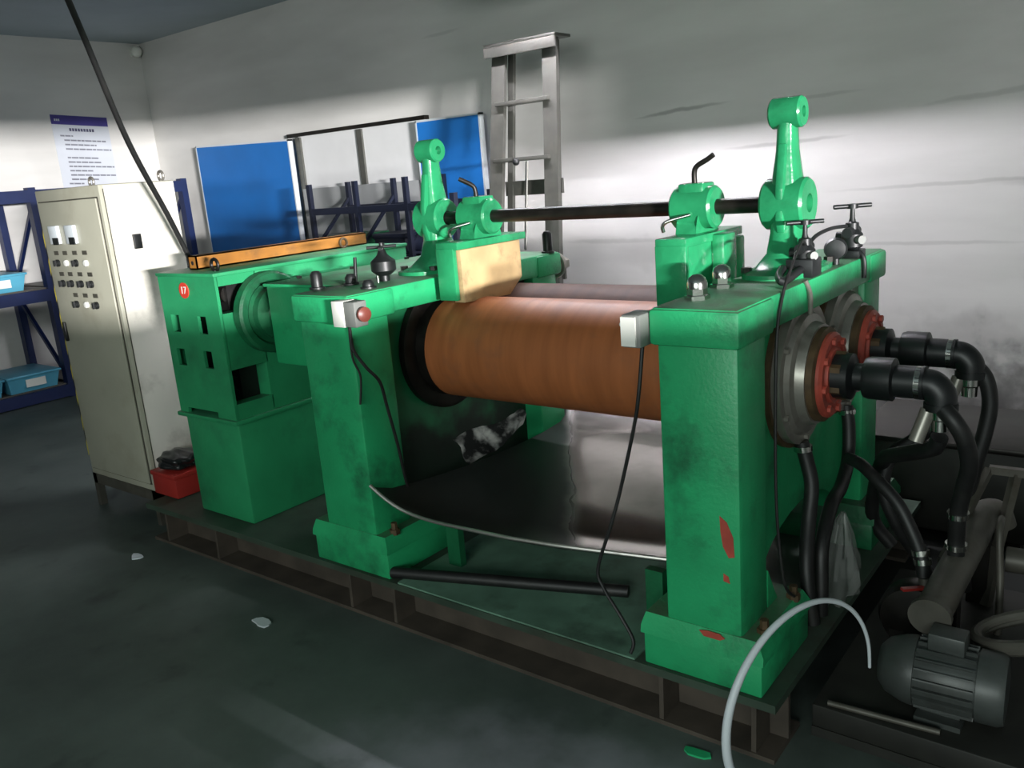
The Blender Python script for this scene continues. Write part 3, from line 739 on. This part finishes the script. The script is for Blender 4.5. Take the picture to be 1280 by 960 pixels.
lab(obj('inner_shade_block', MB().box(GX0+.032, -3.18, GY0+.10, GY0+.188, .70, 1.235), BLACKRUB, GB), 'dark block standing for the shade inside the square openings')  # dark block added so the openings look shaded inside
for z_ in (1.19, .80): obj('shaft_end', MB().cyl((-3.33, 2.12, z_), (-3.2, 2.12, z_), .037), DARK, GB)
obj('top_lid', MB().box(GX0-.006, GX1+.006, GY0-.006, GY1+.006, 1.28, 1.296, .004), GREENB, GB)
# coupling disc beside it
obj('coupling_disc', MB().lathe([(.06, 0), (.165, 0), (.175, .01), (.175, .05), (.165, .06), (.14, .06), (.13, .05), (.06, .05)], (-3.10, 2.23, 1.10), (1, 0, 0), 48).lathe([(.11, .05), (.11, .085), (.06, .095), (.05, .112)], (-3.10, 2.23, 1.10), (1, 0, 0), 32), GREEND, GB)
# round red badge
bd = obj('number_badge', MB().cyl((-3.335, GY0+.001, 1.222), (-3.335, GY0-.004, 1.222), .034, seg=32), REDS, GB)
bd['label'] = 'round red number badge'
def text_obj(body, name, size, m, loc, rot, parent, org):
    cu = bpy.data.curves.new(name, 'FONT'); cu.body = body; cu.size = size; cu.extrude = .0006; cu.align_x = 'CENTER'; cu.align_y = 'CENTER'
    o = bpy.data.objects.new(name, cu); C.objects.link(o); cu.materials.append(m)
    o.parent = parent; o.location = Vector(loc)-org; o.rotation_euler = rot
    return o
badge_no = text_obj('17', 'badge_number', .044, WHITEP, (-3.335, GY0-.0048, 1.222), (PI/2, 0, 0), bd, ORIG['gear_reducer'])
def to_mesh(o):
    dg = bpy.context.evaluated_depsgraph_get(); dg.update()
    me = bpy.data.meshes.new_from_object(o.evaluated_get(dg)); nm, p, l, r = o.name, o.parent, o.location.copy(), o.rotation_euler.copy()
    bpy.data.objects.remove(o)
    q = bpy.data.objects.new(nm, me); C.objects.link(q); q.parent = p; q.location = l; q.rotation_euler = r
    return q
lab(to_mesh(badge_no), 'white number 17')
# lifting eye on its top
def eye(name, x, y, z, r, m, parent, ax):
    return obj(name, MB().tube([(x+ax[0]*r*math.cos(2*PI*k/12), y+ax[1]*r*math.cos(2*PI*k/12), z+r*1.1+r*math.sin(2*PI*k/12)) for k in range(12)], r*.3, 8, n=3, closed=True).cyl((x, y, z), (x, y, z+r*.25), r*.45), m, parent)
eye('lifting_eye', -3.19, 2.07, 1.296, .024, DARK, GB, (1, 0))
# ochre beam lying on the gearbox
B = tag(obj('steel_channel', MB().box(-3.43, -3.37, 2.10, 3.10, 1.297, 1.303).box(-3.376, -3.37, 2.10, 3.10, 1.297, 1.357).box(-3.43, -3.424, 2.10, 3.10, 1.297, 1.357).box(-3.43, -3.37, 2.10, 3.10, 1.351, 1.357).box(-3.43, -3.37, 2.10, 2.106, 1.297, 1.357), ORANGE, origin=(-3.4, 2.6, 1.297)),
        'long ochre painted steel bar lying on top of the gearbox', 'bar')
lab(obj('bolt_hole', MB().cyl((-3.40, 2.0985, 1.325), (-3.40, 2.103, 1.325), .009), BLACKRUB, B), 'dark bolt hole in its end')
eye('ring', -3.355, 2.93, 1.297, .022, RUST, B, (0, 1))

# ------------------------------------------------------------------ electrical cabinet
CX0, CX1, CY0, CY1, CZ0, CZ1 = -4.61, -3.965, 2.035, 2.42, .185, 1.695
CB = thing('control_cabinet', 'tall beige electrical control cabinet with rows of knobs and hazard tape', 'cabinet', (-4.29, 2.23, 0))
obj('body', MB().box(CX0, CX1, CY0, CY1, CZ0, CZ1, .006), BEIGE, CB)
obj('stand', MB().box(CX0, CX1, CY0, CY0+.04, .13, CZ0).box(CX0, CX1, CY1-.04, CY1, .13, CZ0).box(CX0, CX0+.04, CY0, CY1, .13, CZ0).box(CX1-.04, CX1, CY0, CY1, .13, CZ0), GREYST, CB)
for x in (CX0, CX1-.035):
    for y in (CY0, CY1-.035): obj('leg', MB().box(x, x+.035, y, y+.035, 0, .13), GREYST, CB)
lab(obj('lit_side_panel', MB().box(CX1-.002, CX1+.001, CY0+.024, CY1-.004, CZ0+.006, CZ1-.006), BEIGE_LIT, CB), 'side panel with the light on it put into its colour')
dr = obj('door', MB().box(CX0+.03, CX1-.025, CY0-.012, CY0-.002, CZ0+.04, CZ1-.06, .004), BEIGE, CB)
obj('door_gap', MB().box(CX0+.024, CX1-.019, CY0-.003, CY0+.001, CZ0+.034, CZ1-.054), BEIGED, CB)
yf = CY0-.012
for x in (-4.435, -4.265):
    m_ = lab(obj('panel_meter', MB().box(x-.044, x+.044, yf-.02, yf, 1.43, 1.52, .004), PALE, dr), 'square white panel meter')
    lab(obj('meter_base', MB().box(x-.006, x+.046, yf-.024, yf-.018, 1.427, 1.462), BLACKP, dr), 'dark lower corner of the meter')
rows = [(1.385, 1.335, 0, 4), (1.28, 1.232, 0, 4), (1.175, 1.128, 1, 4)]
xs = (-4.475, -4.385, -4.285, -4.185)
for r, (zp, zk, a, b) in enumerate(rows):
    for k in range(a, b):
        x = xs[k]+.012*r
        obj('name_plate', MB().box(x-.022, x+.022, yf-.003, yf, zp-.010, zp+.010), BEIGED, dr)
        light = (r == 0 and k in (1, 3)) or (r == 2 and k == 2)
        if light: lab(obj('pilot_lamp', MB().lathe([(.016, 0), (.016, .010), (.012, .014), (0, .015)], (x, yf, zk), (0, -1, 0), 18), WHITEP, dr), 'white pilot lamp')
        else: lab(obj('selector_knob', MB().lathe([(.018, 0), (.018, .010), (.015, .012), (.015, .016)], (x, yf, zk), (0, -1, 0), 18).box(x-.0045, x+.0045, yf-.026, yf-.014, zk-.015, zk+.015), BLACKP, dr), 'black selector knob')
obj('door_handle', MB().box(-4.55, -4.528, yf-.014, yf, .93, 1.03, .004), BLACKP, dr)
lab(obj('side_lock', MB().box(CX1, CX1+.014, 2.155, 2.195, 1.385, 1.455, .003), BLACKP, CB), 'black latch on the side panel')
obj('side_seam', MB().box(CX1-.001, CX1+.0015, CY0+.018, CY0+.022, CZ0+.02, CZ1-.02), BEIGED, CB)
# hazard tape down the left edge of the front
mbk, mby = MB(), MB()
z = CZ0+.1; k = 0
while z < CZ1-.15:
    (mby if k % 2 == 0 else mbk).prism([(CX0+.001, z), (CX0+.028, z+.07), (CX0+.028, z+.14), (CX0+.001, z+.07)], 'y', CY0-.0022, CY0-.0008)
    z += .07; k += 1
lab(obj('hazard_tape_yellow', mby, YEL, CB), 'yellow stripes of the hazard tape')
lab(obj('hazard_tape_black', mbk, BLACKP, CB), 'black stripes of the hazard tape')
eye('lifting_eye', -4.40, 2.23, CZ1, .022, STEEL, CB, (1, 0))
eye('lifting_eye', -4.005, 2.38, CZ1, .022, STEEL, CB, (1, 0))

# cable hanging from the ceiling down behind the cabinet
tag(obj('power_conduit', MB().tube([(-2.98, 1.30, ZC), (-3.22, 1.56, 2.74), (-3.47, 1.83, 2.28), (-3.66, 2.05, 1.86), (-3.78, 2.26, 1.50), (-3.84, 2.40, 1.18), (-3.86, 2.5, .8), (-3.80, 2.62, .45), (-3.72, 2.7, .20)], 0.0125, 12), BLACKRUB, origin=(-2.98, 1.30, ZC)),
    'black power conduit slanting down from the ceiling past the cabinet', 'cable')

# red tool box with black film on it, at the foot of the cabinet
t = tag(obj('tool_box', MB().box(-3.945, -3.735, 2.02, 2.22, .188, .30, .008).box(-3.95, -3.73, 2.015, 2.225, .285, .31, .006), REDT, origin=(-3.87, 2.12, .188)),
        'small red tool box at the foot of the cabinet', 'tool box')
def lump(name, c, r, sc, m, label, cat, amp=.25, seed=1, sub=4):
    rnd = random.Random(seed); mb = MB()
    bmesh.ops.create_icosphere(mb.bm, subdivisions=sub, radius=1)
    ph = [rnd.uniform(0, 6) for _ in range(9)]
    for v in mb.bm.verts:
        p = v.co
        d = 1+amp*(math.sin(p.x*5+ph[0])*math.sin(p.y*6+ph[1])+.7*math.sin(p.z*8+ph[2]+p.x*3)+.5*math.sin(p.y*11+ph[3]+p.z*5))
        v.co = V(c[0]+p.x*r*sc[0]*d, c[1]+p.y*r*sc[1]*d, max(c[2]-r*sc[2]*.75, c[2]+p.z*r*sc[2]*d))
    return tag(obj(name, mb, m, origin=(c[0], c[1], c[2]-r*sc[2]*.75), smooth=60), label, cat)
lump('plastic_bundle', (-3.84, 2.115, .35), .1, (.98, .9, .52), BAG, 'crumpled bundle of shiny black film on the red tool box', 'bundle', .09, 6)

# ------------------------------------------------------------------ left wall: rack, poster
RK = thing('storage_rack', 'blue steel storage rack standing along the left wall behind the cabinet', 'shelving', (-7.95, 3.6, 0))
ry = (1.9, 3.32, 4.72)
for x in (-7.60, -8.28):
    for y in ry: obj('upright', MB().box(x-.04, x+.04, y-.03, y+.03, 0, 1.79), BLUER, RK)
for y0, y1 in zip(ry, ry[1:]):
    for zz in (.06, .90, 1.72):
        for x in (-7.58, -8.30): obj('shelf_beam', MB().box(x-.02, x+.02, y0+.03, y1-.03, zz-.05, zz+.05), BLUER, RK)
        if zz < 1.5: obj('shelf_deck', MB().box(-8.28, -7.60, y0+.03, y1-.03, zz+.05, zz+.062), GREYST, RK)
for y in ry[1:]:
    obj('brace', MB().beam((-8.25, y, .95), (-7.63, y, 1.62), .03, .03), BLUER, RK)
    obj('brace', MB().beam((-7.63, y, .2), (-8.25, y, .85), .03, .03), BLUER, RK)
def bin_(x, y, z, label):
    mb = MB()
    a = [(x-.30, y-.19, z), (x+.14, y-.19, z), (x+.14, y+.19, z), (x-.30, y+.19, z)]
    b = [(x-.32, y-.215, z+.145), (x+.18, y-.215, z+.145), (x+.18, y+.215, z+.145), (x-.32, y+.215, z+.145)]
    mb.loft([a, b]); mb.box(x-.33, x+.195, y-.225, y+.225, z+.13, z+.15, .006)
    o = tag(obj('parts_bin', mb, CYAN, origin=(x, y, z)), label, 'bin', 'cyan bins on the blue rack')
    lab(obj('bin_label', MB().prism([(y-.07, z+.04), (y+.09, z+.04), (y+.09, z+.105), (y-.07, z+.105)], 'x', x+.165, x+.178), WHITEP, o), 'white label card')
    return o
bin_(-7.75, 2.92, .963, 'cyan plastic bin on the middle shelf of the blue rack')
bin_(-7.75, 3.03, .123, 'cyan plastic bin on the bottom shelf of the blue rack, beside the cabinet')
bin_(-7.75, 2.57, .123, 'cyan plastic bin cut by the picture edge on the bottom shelf of the blue rack')

bin_(-7.75, 4.30, .963, 'cyan plastic bin on the blue rack, glimpsed between cabinet and blue board')

def poster():
    x = X0+.004; c, s = math.cos(-.055), math.sin(-.055)
    oy, oz = 3.985, 2.455
    def P(u, v): return (oy+u*c-v*-s*0, oz+u*s-v)          # hangs slightly askew
    def quad(u0, u1, v0, v1, t): return MB().prism([P(u0, v0), P(u1, v0), P(u1, v1), P(u0, v1)], 'x', x-.004+t, x-.0025+t)
    o = tag(obj('wall_notice', MB().prism([P(0, 0), P(.54, 0), P(.54, .84), P(0, .84)], 'x', x-.004, x), PAPER, origin=(X0, 4.25, 2.0)), 'pale notice with a purple header on the left wall', 'notice')
    lab(obj('header_band', quad(0, .54, 0, .085, .0031), PURP, o), 'purple header band')
    hb = MB()
    for k in range(3): hb.prism([P(.03+.018*k, .035), P(.043+.018*k, .035), P(.043+.018*k, .055), P(.03+.018*k, .055)], 'x', x+.0004, x+.0016)
    obj('header_mark', hb, PAPER, o)['kind'] = 'stuff'
    rnd = random.Random(3); tb = MB()
    for k in range(9):
        u = .155+.027*k; tb.prism([P(u, .115), P(u+.02, .115), P(u+.02, .142), P(u, .142)], 'x', x+.0001, x+.001)
    obj('title_characters', tb, INKD, o)['kind'] = 'stuff'
    ln = MB(); v = .18
    for L in (.12, .40, .30, .44, 0, .30, .32, .48, .22, .50, .26, .14, .36, .42, .30, .38):
        if L:
            u = .06+(.03 if L > .2 else 0); e = u+min(L, .44)
            while u < e:
                q = rnd.uniform(.03, .07); ln.prism([P(u, v), P(min(u+q, e), v), P(min(u+q, e), v+.014), P(u, v+.014)], 'x', x+.0001, x+.001); u += q+.006
        v += .04
    obj('body_text', ln, INK, o)['kind'] = 'stuff'
poster()

# ------------------------------------------------------------------ back wall: blue boards, framed panel, ladder, rack
def board(name, x0, x1, y, z1, label, dz=.0):
    o = tag(obj(name, MB().prism([(x0+.012, .01), (x1-.012, .01), (x1-.012, z1-.012-dz), (x0+.012, z1-.012)], 'y', y-.022, y+.02), BLUEB, origin=((x0+x1)/2, y, 0)), label, 'board')
    mb = MB().box(x0, x0+.014, y-.024, y+.022, 0, z1).box(x1-.014, x1, y-.024, y+.022, 0, z1-dz)
    mb.prism([(x0, z1-.014), (x1, z1-.014-dz), (x1, z1-dz), (x0, z1)], 'y', y-.024, y+.022).box(x0, x1, y-.024, y+.022, 0, .014)
    lab(obj('board_edge', mb, PALE, o), 'thin pale edge strip')
board('partition_board', -7.52, -6.13, 4.90, 2.075, 'wide blue board with pale edges against the back wall, nearer the corner', .05)
board('partition_board', -4.62, -3.99, 4.90, 2.03, 'narrow blue board against the back wall beside the ladder', .0)
fp = tag(obj('framed_panel', MB().box(-6.10, -4.60, 4.965, 4.985, .9, 2.04), mat('panel_white', (214, 214, 214), .4, var=.03), origin=(-5.35, 4.98, .9)), 'white double panel in a thin metal frame between the two blue boards', 'panel')
lab(obj('frame_rail', MB().box(-6.22, -4.58, 4.94, 4.995, 2.04, 2.07), DARK, fp), 'dark metal top rail')
obj('frame_rail', MB().box(-6.1, -4.60, 4.945, 4.995, .88, .92), ALU, fp)
for x in (-6.09, -5.32, -4.62): obj('mullion', MB().box(x-.03, x+.03, 4.945, 4.99, .92, 2.035), ALU, fp)
tag(obj('grey_sheet', MB().box(-6.05, -4.55, 4.90, 4.915, .7, 1.60).box(-6.03, -6.0, 4.915, 4.935, .7, 1.0).box(-4.6, -4.57, 4.915, 4.935, .7, 1.0), mat('sheet_grey', (150, 152, 152), .5, var=.12, scale=3), origin=(-5.3, 4.907, .7)), 'grey sheet standing in front of the framed panel behind the navy rack', 'sheet')

NR = thing('steel_rack', 'navy steel rack frames standing before the back wall behind the mill', 'shelving', (-4.9, 4.6, 0))
for x in (-5.38, -4.86, -4.34):
    for y in (4.42, 4.82): obj('upright', MB().box(x-.017, x+.017, y-.017, y+.017, 0, 1.63), NAVY, NR)
    obj('brace', MB().beam((x, 4.43, 1.15), (x, 4.81, 1.5), .022, .022), NAVY, NR)
    obj('brace', MB().beam((x, 4.43, .4), (x, 4.81, .9), .022, .022), NAVY, NR)
for zz in (1.42, 1.06, .5):
    for y in (4.42, 4.82): obj('shelf_beam', MB().box(-5.38, -3.9 if zz > 1.2 else -4.34, y-.015, y+.015, zz-.025, zz+.025), NAVY, NR)
for y in (4.42, 4.82): obj('upright', MB().box(-3.92, -3.88, y-.02, y+.02, 0, 1.5), NAVY, NR)
obj('shelf_deck', MB().box(-5.38, -4.34, 4.42, 4.82, 1.085, 1.1), NAVY, NR)
for k, (x, lb, m_) in enumerate(((-5.1, 'dark green box on the navy rack, left of two', GREEND), (-4.6, 'navy box on the navy rack, right of two', NAVY))):
    tag(obj('storage_box', MB().box(x-.16, x+.16, 4.46, 4.78, 1.1, 1.22, .01).box(x-.17, x+.17, 4.45, 4.79, 1.2, 1.235, .006), m_, origin=(x, 4.62, 1.1)), lb, 'box')

def ladder():
    L = thing('step_ladder', 'tall grey aluminium step ladder folded open against the back wall', 'ladder', (-3.2, 4.45, 0))
    top = 2.345
    lab(obj('top_step', MB().box(-3.47, -2.94, 4.33, 4.50, top, top+.018, .004).box(-3.47, -2.94, 4.33, 4.345, top-.06, top, .002), ALU, L), 'flat top step')
    yt, yb = 4.40, 4.14
    def at(z): t = z/top; return yb+(yt-yb)*t
    xl0, xl1, xr0, xr1 = -3.49, -3.395, -2.975, -3.02    # bottom, top
    for (a, b) in ((xl0, xl1), (xr0, xr1)):
        obj('front_rail', MB().beam((a, yb, 0), (b, yt, top), .028, .10, (1, 0, 0)), ALU, L)
        s = .025 if a < -3.2 else -.025
        obj('rear_rail', MB().beam((a+s*2, 4.27, 0), (b+s, 4.49, top), .028, .04, (1, 0, 0)), ALU, L)
    for k in range(1, 7):
        zz = top-.335*k; t = zz/top
        a = xl0+(xl1-xl0)*t; b = xr0+(xr1-xr0)*t
        obj('tread', MB().box(a, b, at(zz)-.045, at(zz)+.045, zz-.012, zz+.012, .003), ALU, L)
    for zz in (1.50, .98, .45):
        t = zz/top; y = 4.27+.22*t
        obj('rear_bar', MB().box(-3.5+.1*t, -2.96-.06*t, y-.01, y+.01, zz-.045, zz+.045), ALU, L)
    obj('spreader', MB().beam((-3.24, at(1.66)+.06, 1.66), (-3.27, at(1.12)+.08, 1.12), .03, .008), ALU, L)
    obj('knob', MB().sphere((-3.24, at(1.66)-.05, 1.66), .022), BLACKP, L)
ladder()

# ------------------------------------------------------------------ hoses at the right end of the mill
HG = 'black hoses at the water end of the mill'
def hose(pts, r, label, clamps=(), group=HG):
    o = tag(obj('water_hose', MB().tube(pts, r, 12), BLACKRUB, origin=pts[0], smooth=60), label, 'hose', group)
    for (p, d, m_) in clamps:
        d = Vector(d).normalized(); p = Vector(p)
        lab(obj('hose_clamp', MB().lathe([(r+.003, -.008), (r+.006, -.008), (r+.006, .008), (r+.003, .008)], p, d, 16), m_, o), 'bright hose clamp')
    return o
hose([(-.483, 2.50, .79), (-.50, 2.52, .75), (-.56, 2.58, .71), (-.63, 2.66, .665), (-.70, 2.78, .60), (-.76, 2.92, .45), (-.78, 2.98, .30), (-.72, 3.0, .205)], .024, 'black hose hanging from the lower fitting of the near elbow')
hose([(-.47, 2.47, .88), (-.44, 2.46, .85), (-.415, 2.47, .80), (-.405, 2.5, .72), (-.42, 2.53, .64), (-.435, 2.55, .56), (-.44, 2.57, .46), (-.44, 2.58, .36)], .024, 'black hose looping out from the near elbow down to the pump pipe', [((-.436, 2.555, .545), (0, .1, -1), CHROME), ((-.44, 2.572, .44), (0, .05, -1), CHROME)])
hose([(-.54, 2.87, .76), (-.56, 2.87, .72), (-.62, 2.86, .66), (-.69, 2.83, .60), (-.70, 2.79, .50), (-.66, 2.8, .38), (-.60, 2.85, .25), (-.58, 2.9, .17)], .022, 'black hose hanging from the far elbow behind the near one')
hose([(-.47, 2.92, .90), (-.44, 2.92, .86), (-.425, 2.92, .78), (-.435, 2.91, .68), (-.455, 2.9, .58), (-.47, 2.88, .45), (-.47, 2.86, .30), (-.46, 2.86, .16)], .024, 'black hose looping out from the far elbow, nearest the back wall')
hose([(-.80, 2.75, .60), (-.74, 2.68, .608), (-.68, 2.63, .585), (-.61, 2.60, .53), (-.56, 2.58, .45), (-.53, 2.56, .39), (-.52, 2.55, .33)], .02, 'black hose bowing from under the frame to the red-handled cock', [((-.533, 2.563, .40), (.2, -.2, -1), CHROME), ((-.525, 2.558, .375), (.2, -.2, -1), CHROME)])
hose([(-.86, 2.47, .735), (-.845, 2.47, .68), (-.825, 2.46, .60), (-.82, 2.42, .5), (-.805, 2.36, .40), (-.79, 2.335, .30), (-.775, 2.335, .21)], .022, 'black drain hose below the near bearing cover', [((-.855, 2.47, .715), (.1, 0, -1), CHROME)])
hose([(-.855, 2.90, .735), (-.84, 2.88, .66), (-.83, 2.84, .56), (-.815, 2.72, .51), (-.80, 2.57, .50), (-.785, 2.44, .42), (-.775, 2.405, .30), (-.775, 2.40, .21)], .022, 'black drain hose below the far bearing cover', [((-.853, 2.90, .715), (.1, 0, -1), CHROME)])
# thin cable hanging over the tray and down to the deck
tag(obj('hanging_wire', MB().tube([(-1.10, 1.945, 1.135), (-1.115, 1.94, 1.0), (-1.14, 1.95, .90), (-1.20, 1.96, .70), (-1.235, 1.95, .58), (-1.285, 1.95, .44), (-1.27, 1.95, .38), (-1.215, 1.95, .30), (-1.17, 1.94, .24), (-1.175, 1.93, .20)], .0055, 8), BLACKRUB, origin=(-1.10, 1.945, 1.135)),
    'thin black wire hanging from the button box in front of the tray', 'wire')
# pale hoop leaning at the corner of the base
def band():
    c = V(-.645, 1.865, .266); a = math.radians(69); u = V(math.cos(a), math.sin(a), 0); R = .262
    P, rr = [], []
    for k in range(15):
        t = math.radians(222-k*16); P.append(c+u*R*math.cos(t)+V(0, 0, R*math.sin(t))); rr.append(.0125-.0006*k)
    P.insert(0, V(P[0].x+.02, P[0].y+.03, .0)); rr.insert(0, .0125)
    tag(obj('curved_band', MB().tube(P, .01, 10, n=5, radii=rr), PALE, origin=(P[0].x, P[0].y, 0), smooth=60), 'pale metal band arching from the floor at the near corner of the mill base', 'band')
band()
def film_bag():
    mb = MB(); bm = mb.bm; rnd = random.Random(11); n = 40; R_ = []
    cx, cy, z0 = -.80, 2.60, PZ+.002
    for k, (r, h, ox) in enumerate(((.10, 0, 0), (.115, .04, 0), (.105, .09, .004), (.08, .15, .01), (.055, .20, .018), (.03, .25, .022), (.012, .28, .026))):
        ring = []
        for i in range(n):
            a = 2*PI*i/n
            q = r*(1+.16*math.sin(7*a+k*.5)+.10*math.sin(13*a+k*1.3)+rnd.uniform(-.05, .05))
            ring.append((cx+ox+q*.62*math.cos(a), cy+q*1.15*math.sin(a), z0+h+rnd.uniform(-.006, .006)*(k > 0)))
        R_.append(ring)
    mb.loft(R_)
    tag(obj('clear_bag', mb, CLEAR, origin=(cx, cy, z0), smooth=25), 'crumpled clear plastic bag on the skid between the drain hoses', 'bag')
film_bag()

# ------------------------------------------------------------------ pumps beside the mill
SL = tag(obj('oily_slab', MB().box(-.70, .35, 2.10, 3.05, .03, .10, .006).box(-.70, .35, 2.10, 2.16, 0, .03).box(-.70, .35, 2.99, 3.05, 0, .03), SLABM, origin=(-.2, 2.5, 0)), 'oily dark base plate under the pumps, right of the mill', 'base plate')
def motor(x, y, z, L, r, label, d=(1, 0, 0)):
    d = Vector(d).normalized(); o_ = V(x, y, z)
    M_ = thing('electric_motor', label, 'motor', (x, y, .10), 'grey pump motors')
    mb = MB().lathe([(r*.9, .0), (r*.96, .01), (r*.96, L), (r*.9, L+.01)], o_, d, 32)
    sd = d.cross(V(0, 0, 1))
    for k in range(22):
        a = 2*PI*k/22; rad = sd*math.cos(a)+V(0, 0, 1)*math.sin(a)
        mb.beam(o_+d*.015+rad*(r*1.0), o_+d*(L-.005)+rad*(r*1.0), .004, r*.16, up=rad)
    obj('finned_body', mb, MOTOR, M_)
    obj('end_bell', MB().lathe([(.02, -.085), (r*.55, -.08), (r*.82, -.06), (r*1.0, -.02), (r*1.04, 0), (r*1.04, .012)], o_, d, 32), MOTOR, M_)
    obj('fan_cowl', MB().lathe([(r*1.05, 0), (r*1.05, .05), (r*.98, .065), (r*.3, .07)], o_+d*L, d, 32), MOTOR, M_)
    c = o_+d*L*.5
    obj('terminal_box', MB().box(c.x-.04, c.x+.05, c.y-.035, c.y+.035, z+r*.95, z+r*.95+.05, .006), MOTOR, M_)
    obj('foot', MB().box(c.x-L*.35, c.x+L*.35, c.y-r*.9, c.y+r*.9, .10, .115).box(c.x-L*.3, c.x+L*.3, c.y-r*.5, c.y+r*.5, .11, z-r*.9), MOTOR, M_)
    return M_
motor(-.475, 2.24, .205, .16, .09, 'grey finned electric motor on the pump base, nearest the mill', (1, .06, 0))
motor(-.08, 2.60, .215, .18, .09, 'grey finned electric motor on the pump base, furthest right', (1, .0, 0))
P_ = tag(obj('pump_pipe', MB().tube([(-.445, 2.30, .345), (-.44, 2.5, .362), (-.43, 2.75, .385), (-.425, 2.93, .40), (-.40, 3.0, .385), (-.385, 3.01, .34)], .047, 20)
    .lathe([(.055, 0), (.055, .022)], (-.447, 2.285, .344), (0, 1, .08), 24), GREYST, origin=(-.44, 2.6, .30)), 'thick grey pipe rising away over the near pump motor', 'pipe')
obj('pipe_stand', MB().box(-.47, -.41, 2.46, 2.52, .10, .325), DARK, P_); obj('pipe_stand', MB().box(-.46, -.40, 2.9, 2.95, .10, .36), DARK, P_)
CK = tag(obj('valve_cock', MB().cyl((-.515, 2.545, .33), (-.50, 2.53, .22), .018).sphere((-.508, 2.54, .285), .028).cyl((-.50, 2.53, .22), (-.49, 2.48, .10), .014), GREYST, origin=(-.5, 2.53, .10)), 'small pipe cock with a red lever under the bowed hose', 'valve')
lab(obj('lever', MB().beam((-.51, 2.52, .31), (-.56, 2.47, .315), .016, .008), REDT, CK), 'red lever')
TS = tag(obj('angle_stand', MB().beam((-.42, 2.95, .555), (.1, 2.97, .555), .025, .025).beam((-.42, 2.95, .555), (-.50, 2.72, .32), .022, .022).beam((-.50, 2.72, .32), (-.52, 2.68, .10), .022, .022)
    .beam((-.345, 2.955, .55), (-.38, 2.93, .30), .03, .022).beam((-.38, 2.93, .30), (-.40, 2.90, .10), .03, .022).beam((.08, 2.97, .55), (.08, 2.97, .10), .025, .025), GREYST, origin=(-.2, 2.9, .10)), 'grey angle-steel frame standing behind the pumps', 'frame')
tag(obj('bent_handle', MB().tube([(-.366, 2.86, .43), (-.36, 2.80, .428), (-.355, 2.77, .38), (-.345, 2.75, .28), (-.34, 2.73, .20), (-.34, 2.73, .10)], .011), GREYST, origin=(-.34, 2.73, .10)), 'thin bent grey rod beside the thick pump pipe', 'rod')
tag(obj('suction_pipe', MB().tube([(-.345, 2.85, .30), (-.2, 2.86, .30), (.1, 2.87, .30)], .04, 18).cyl((-.25, 2.86, .1), (-.25, 2.86, .28), .02).cyl((.05, 2.87, .1), (.05, 2.87, .28), .02), GREYST, origin=(-.2, 2.86, .10)), 'short grey horizontal pipe at the picture edge behind the pumps', 'pipe')
tag(obj('hose_coil', MB().tube([(-.22+.13*math.cos(2*PI*k/14), 2.40+.10*math.sin(2*PI*k/14), .30+.05*math.cos(2*PI*k/14)+.012*(k/14)) for k in range(30)], .016, 10).cyl((-.22, 2.5, .1), (-.22, 2.5, .30), .012), GREYST, origin=(-.22, 2.40, .10)), 'grey coiled hose above the pump base at the picture edge', 'hose')
PU = tag(obj('round_pump', MB().lathe([(.05, 0), (.10, .01), (.11, .03), (.11, .08), (.10, .10), (.05, .11)], (-.53, 2.50, .20), (0, 1, 0), 32).box(-.60, -.46, 2.50, 2.62, .10, .16), DARK, origin=(-.53, 2.55, .10)), 'dark round pump body on the base plate under the red cock', 'pump')
tag(obj('steel_rod', MB().cyl((-.66, 2.115, .108), (-.38, 2.135, .108), .008), GREYST, origin=(-.5, 2.15, .10)), 'thin steel rod lying along the front of the pump base', 'rod')

TK = thing('oil_tank', 'low dark oily tank standing on the floor behind the pumps', 'tank', (-.68, 3.85, 0))
obj('tank_body', MB().box(-1.0, -.36, 3.58, 4.12, .03, .40, .02), SLABM, TK)
obj('tank_lid', MB().box(-1.02, -.34, 3.56, 4.14, .40, .425, .006), DARK, TK)
obj('filler_cap', MB().lathe([(.05, 0), (.05, .03), (.04, .04), (0, .042)], (-.75, 3.8, .425)), DARK, TK)
for x in (-.97, -.43): obj('skid_foot', MB().box(x, x+.04, 3.6, 4.1, 0, .03), DARK, TK)

# ------------------------------------------------------------------ scraps on the floor
def scrap(x, y, r, m_, label, seed):
    rnd = random.Random(seed); pts = []
    for k in range(9):
        a = 2*PI*k/9; q = r*rnd.uniform(.6, 1.1); pts.append((x+q*1.4*math.cos(a), y+q*.8*math.sin(a)))
    tag(obj('floor_scrap', MB().prism(pts, 'z', 0, .006), m_, origin=(x, y, 0)), label, 'scrap')
scrap(-.935, 1.86, .028, GREENSCRAP, 'scrap of bright green film on the floor by the mill base', 2)
scrap(-3.72, 1.76, .035, PALE, 'pale fleck on the floor in front of the cabinet, farther from camera', 3)
scrap(-2.66, 1.68, .035, PALE, 'pale fleck on the floor in front of the left frame, nearer to camera', 5)
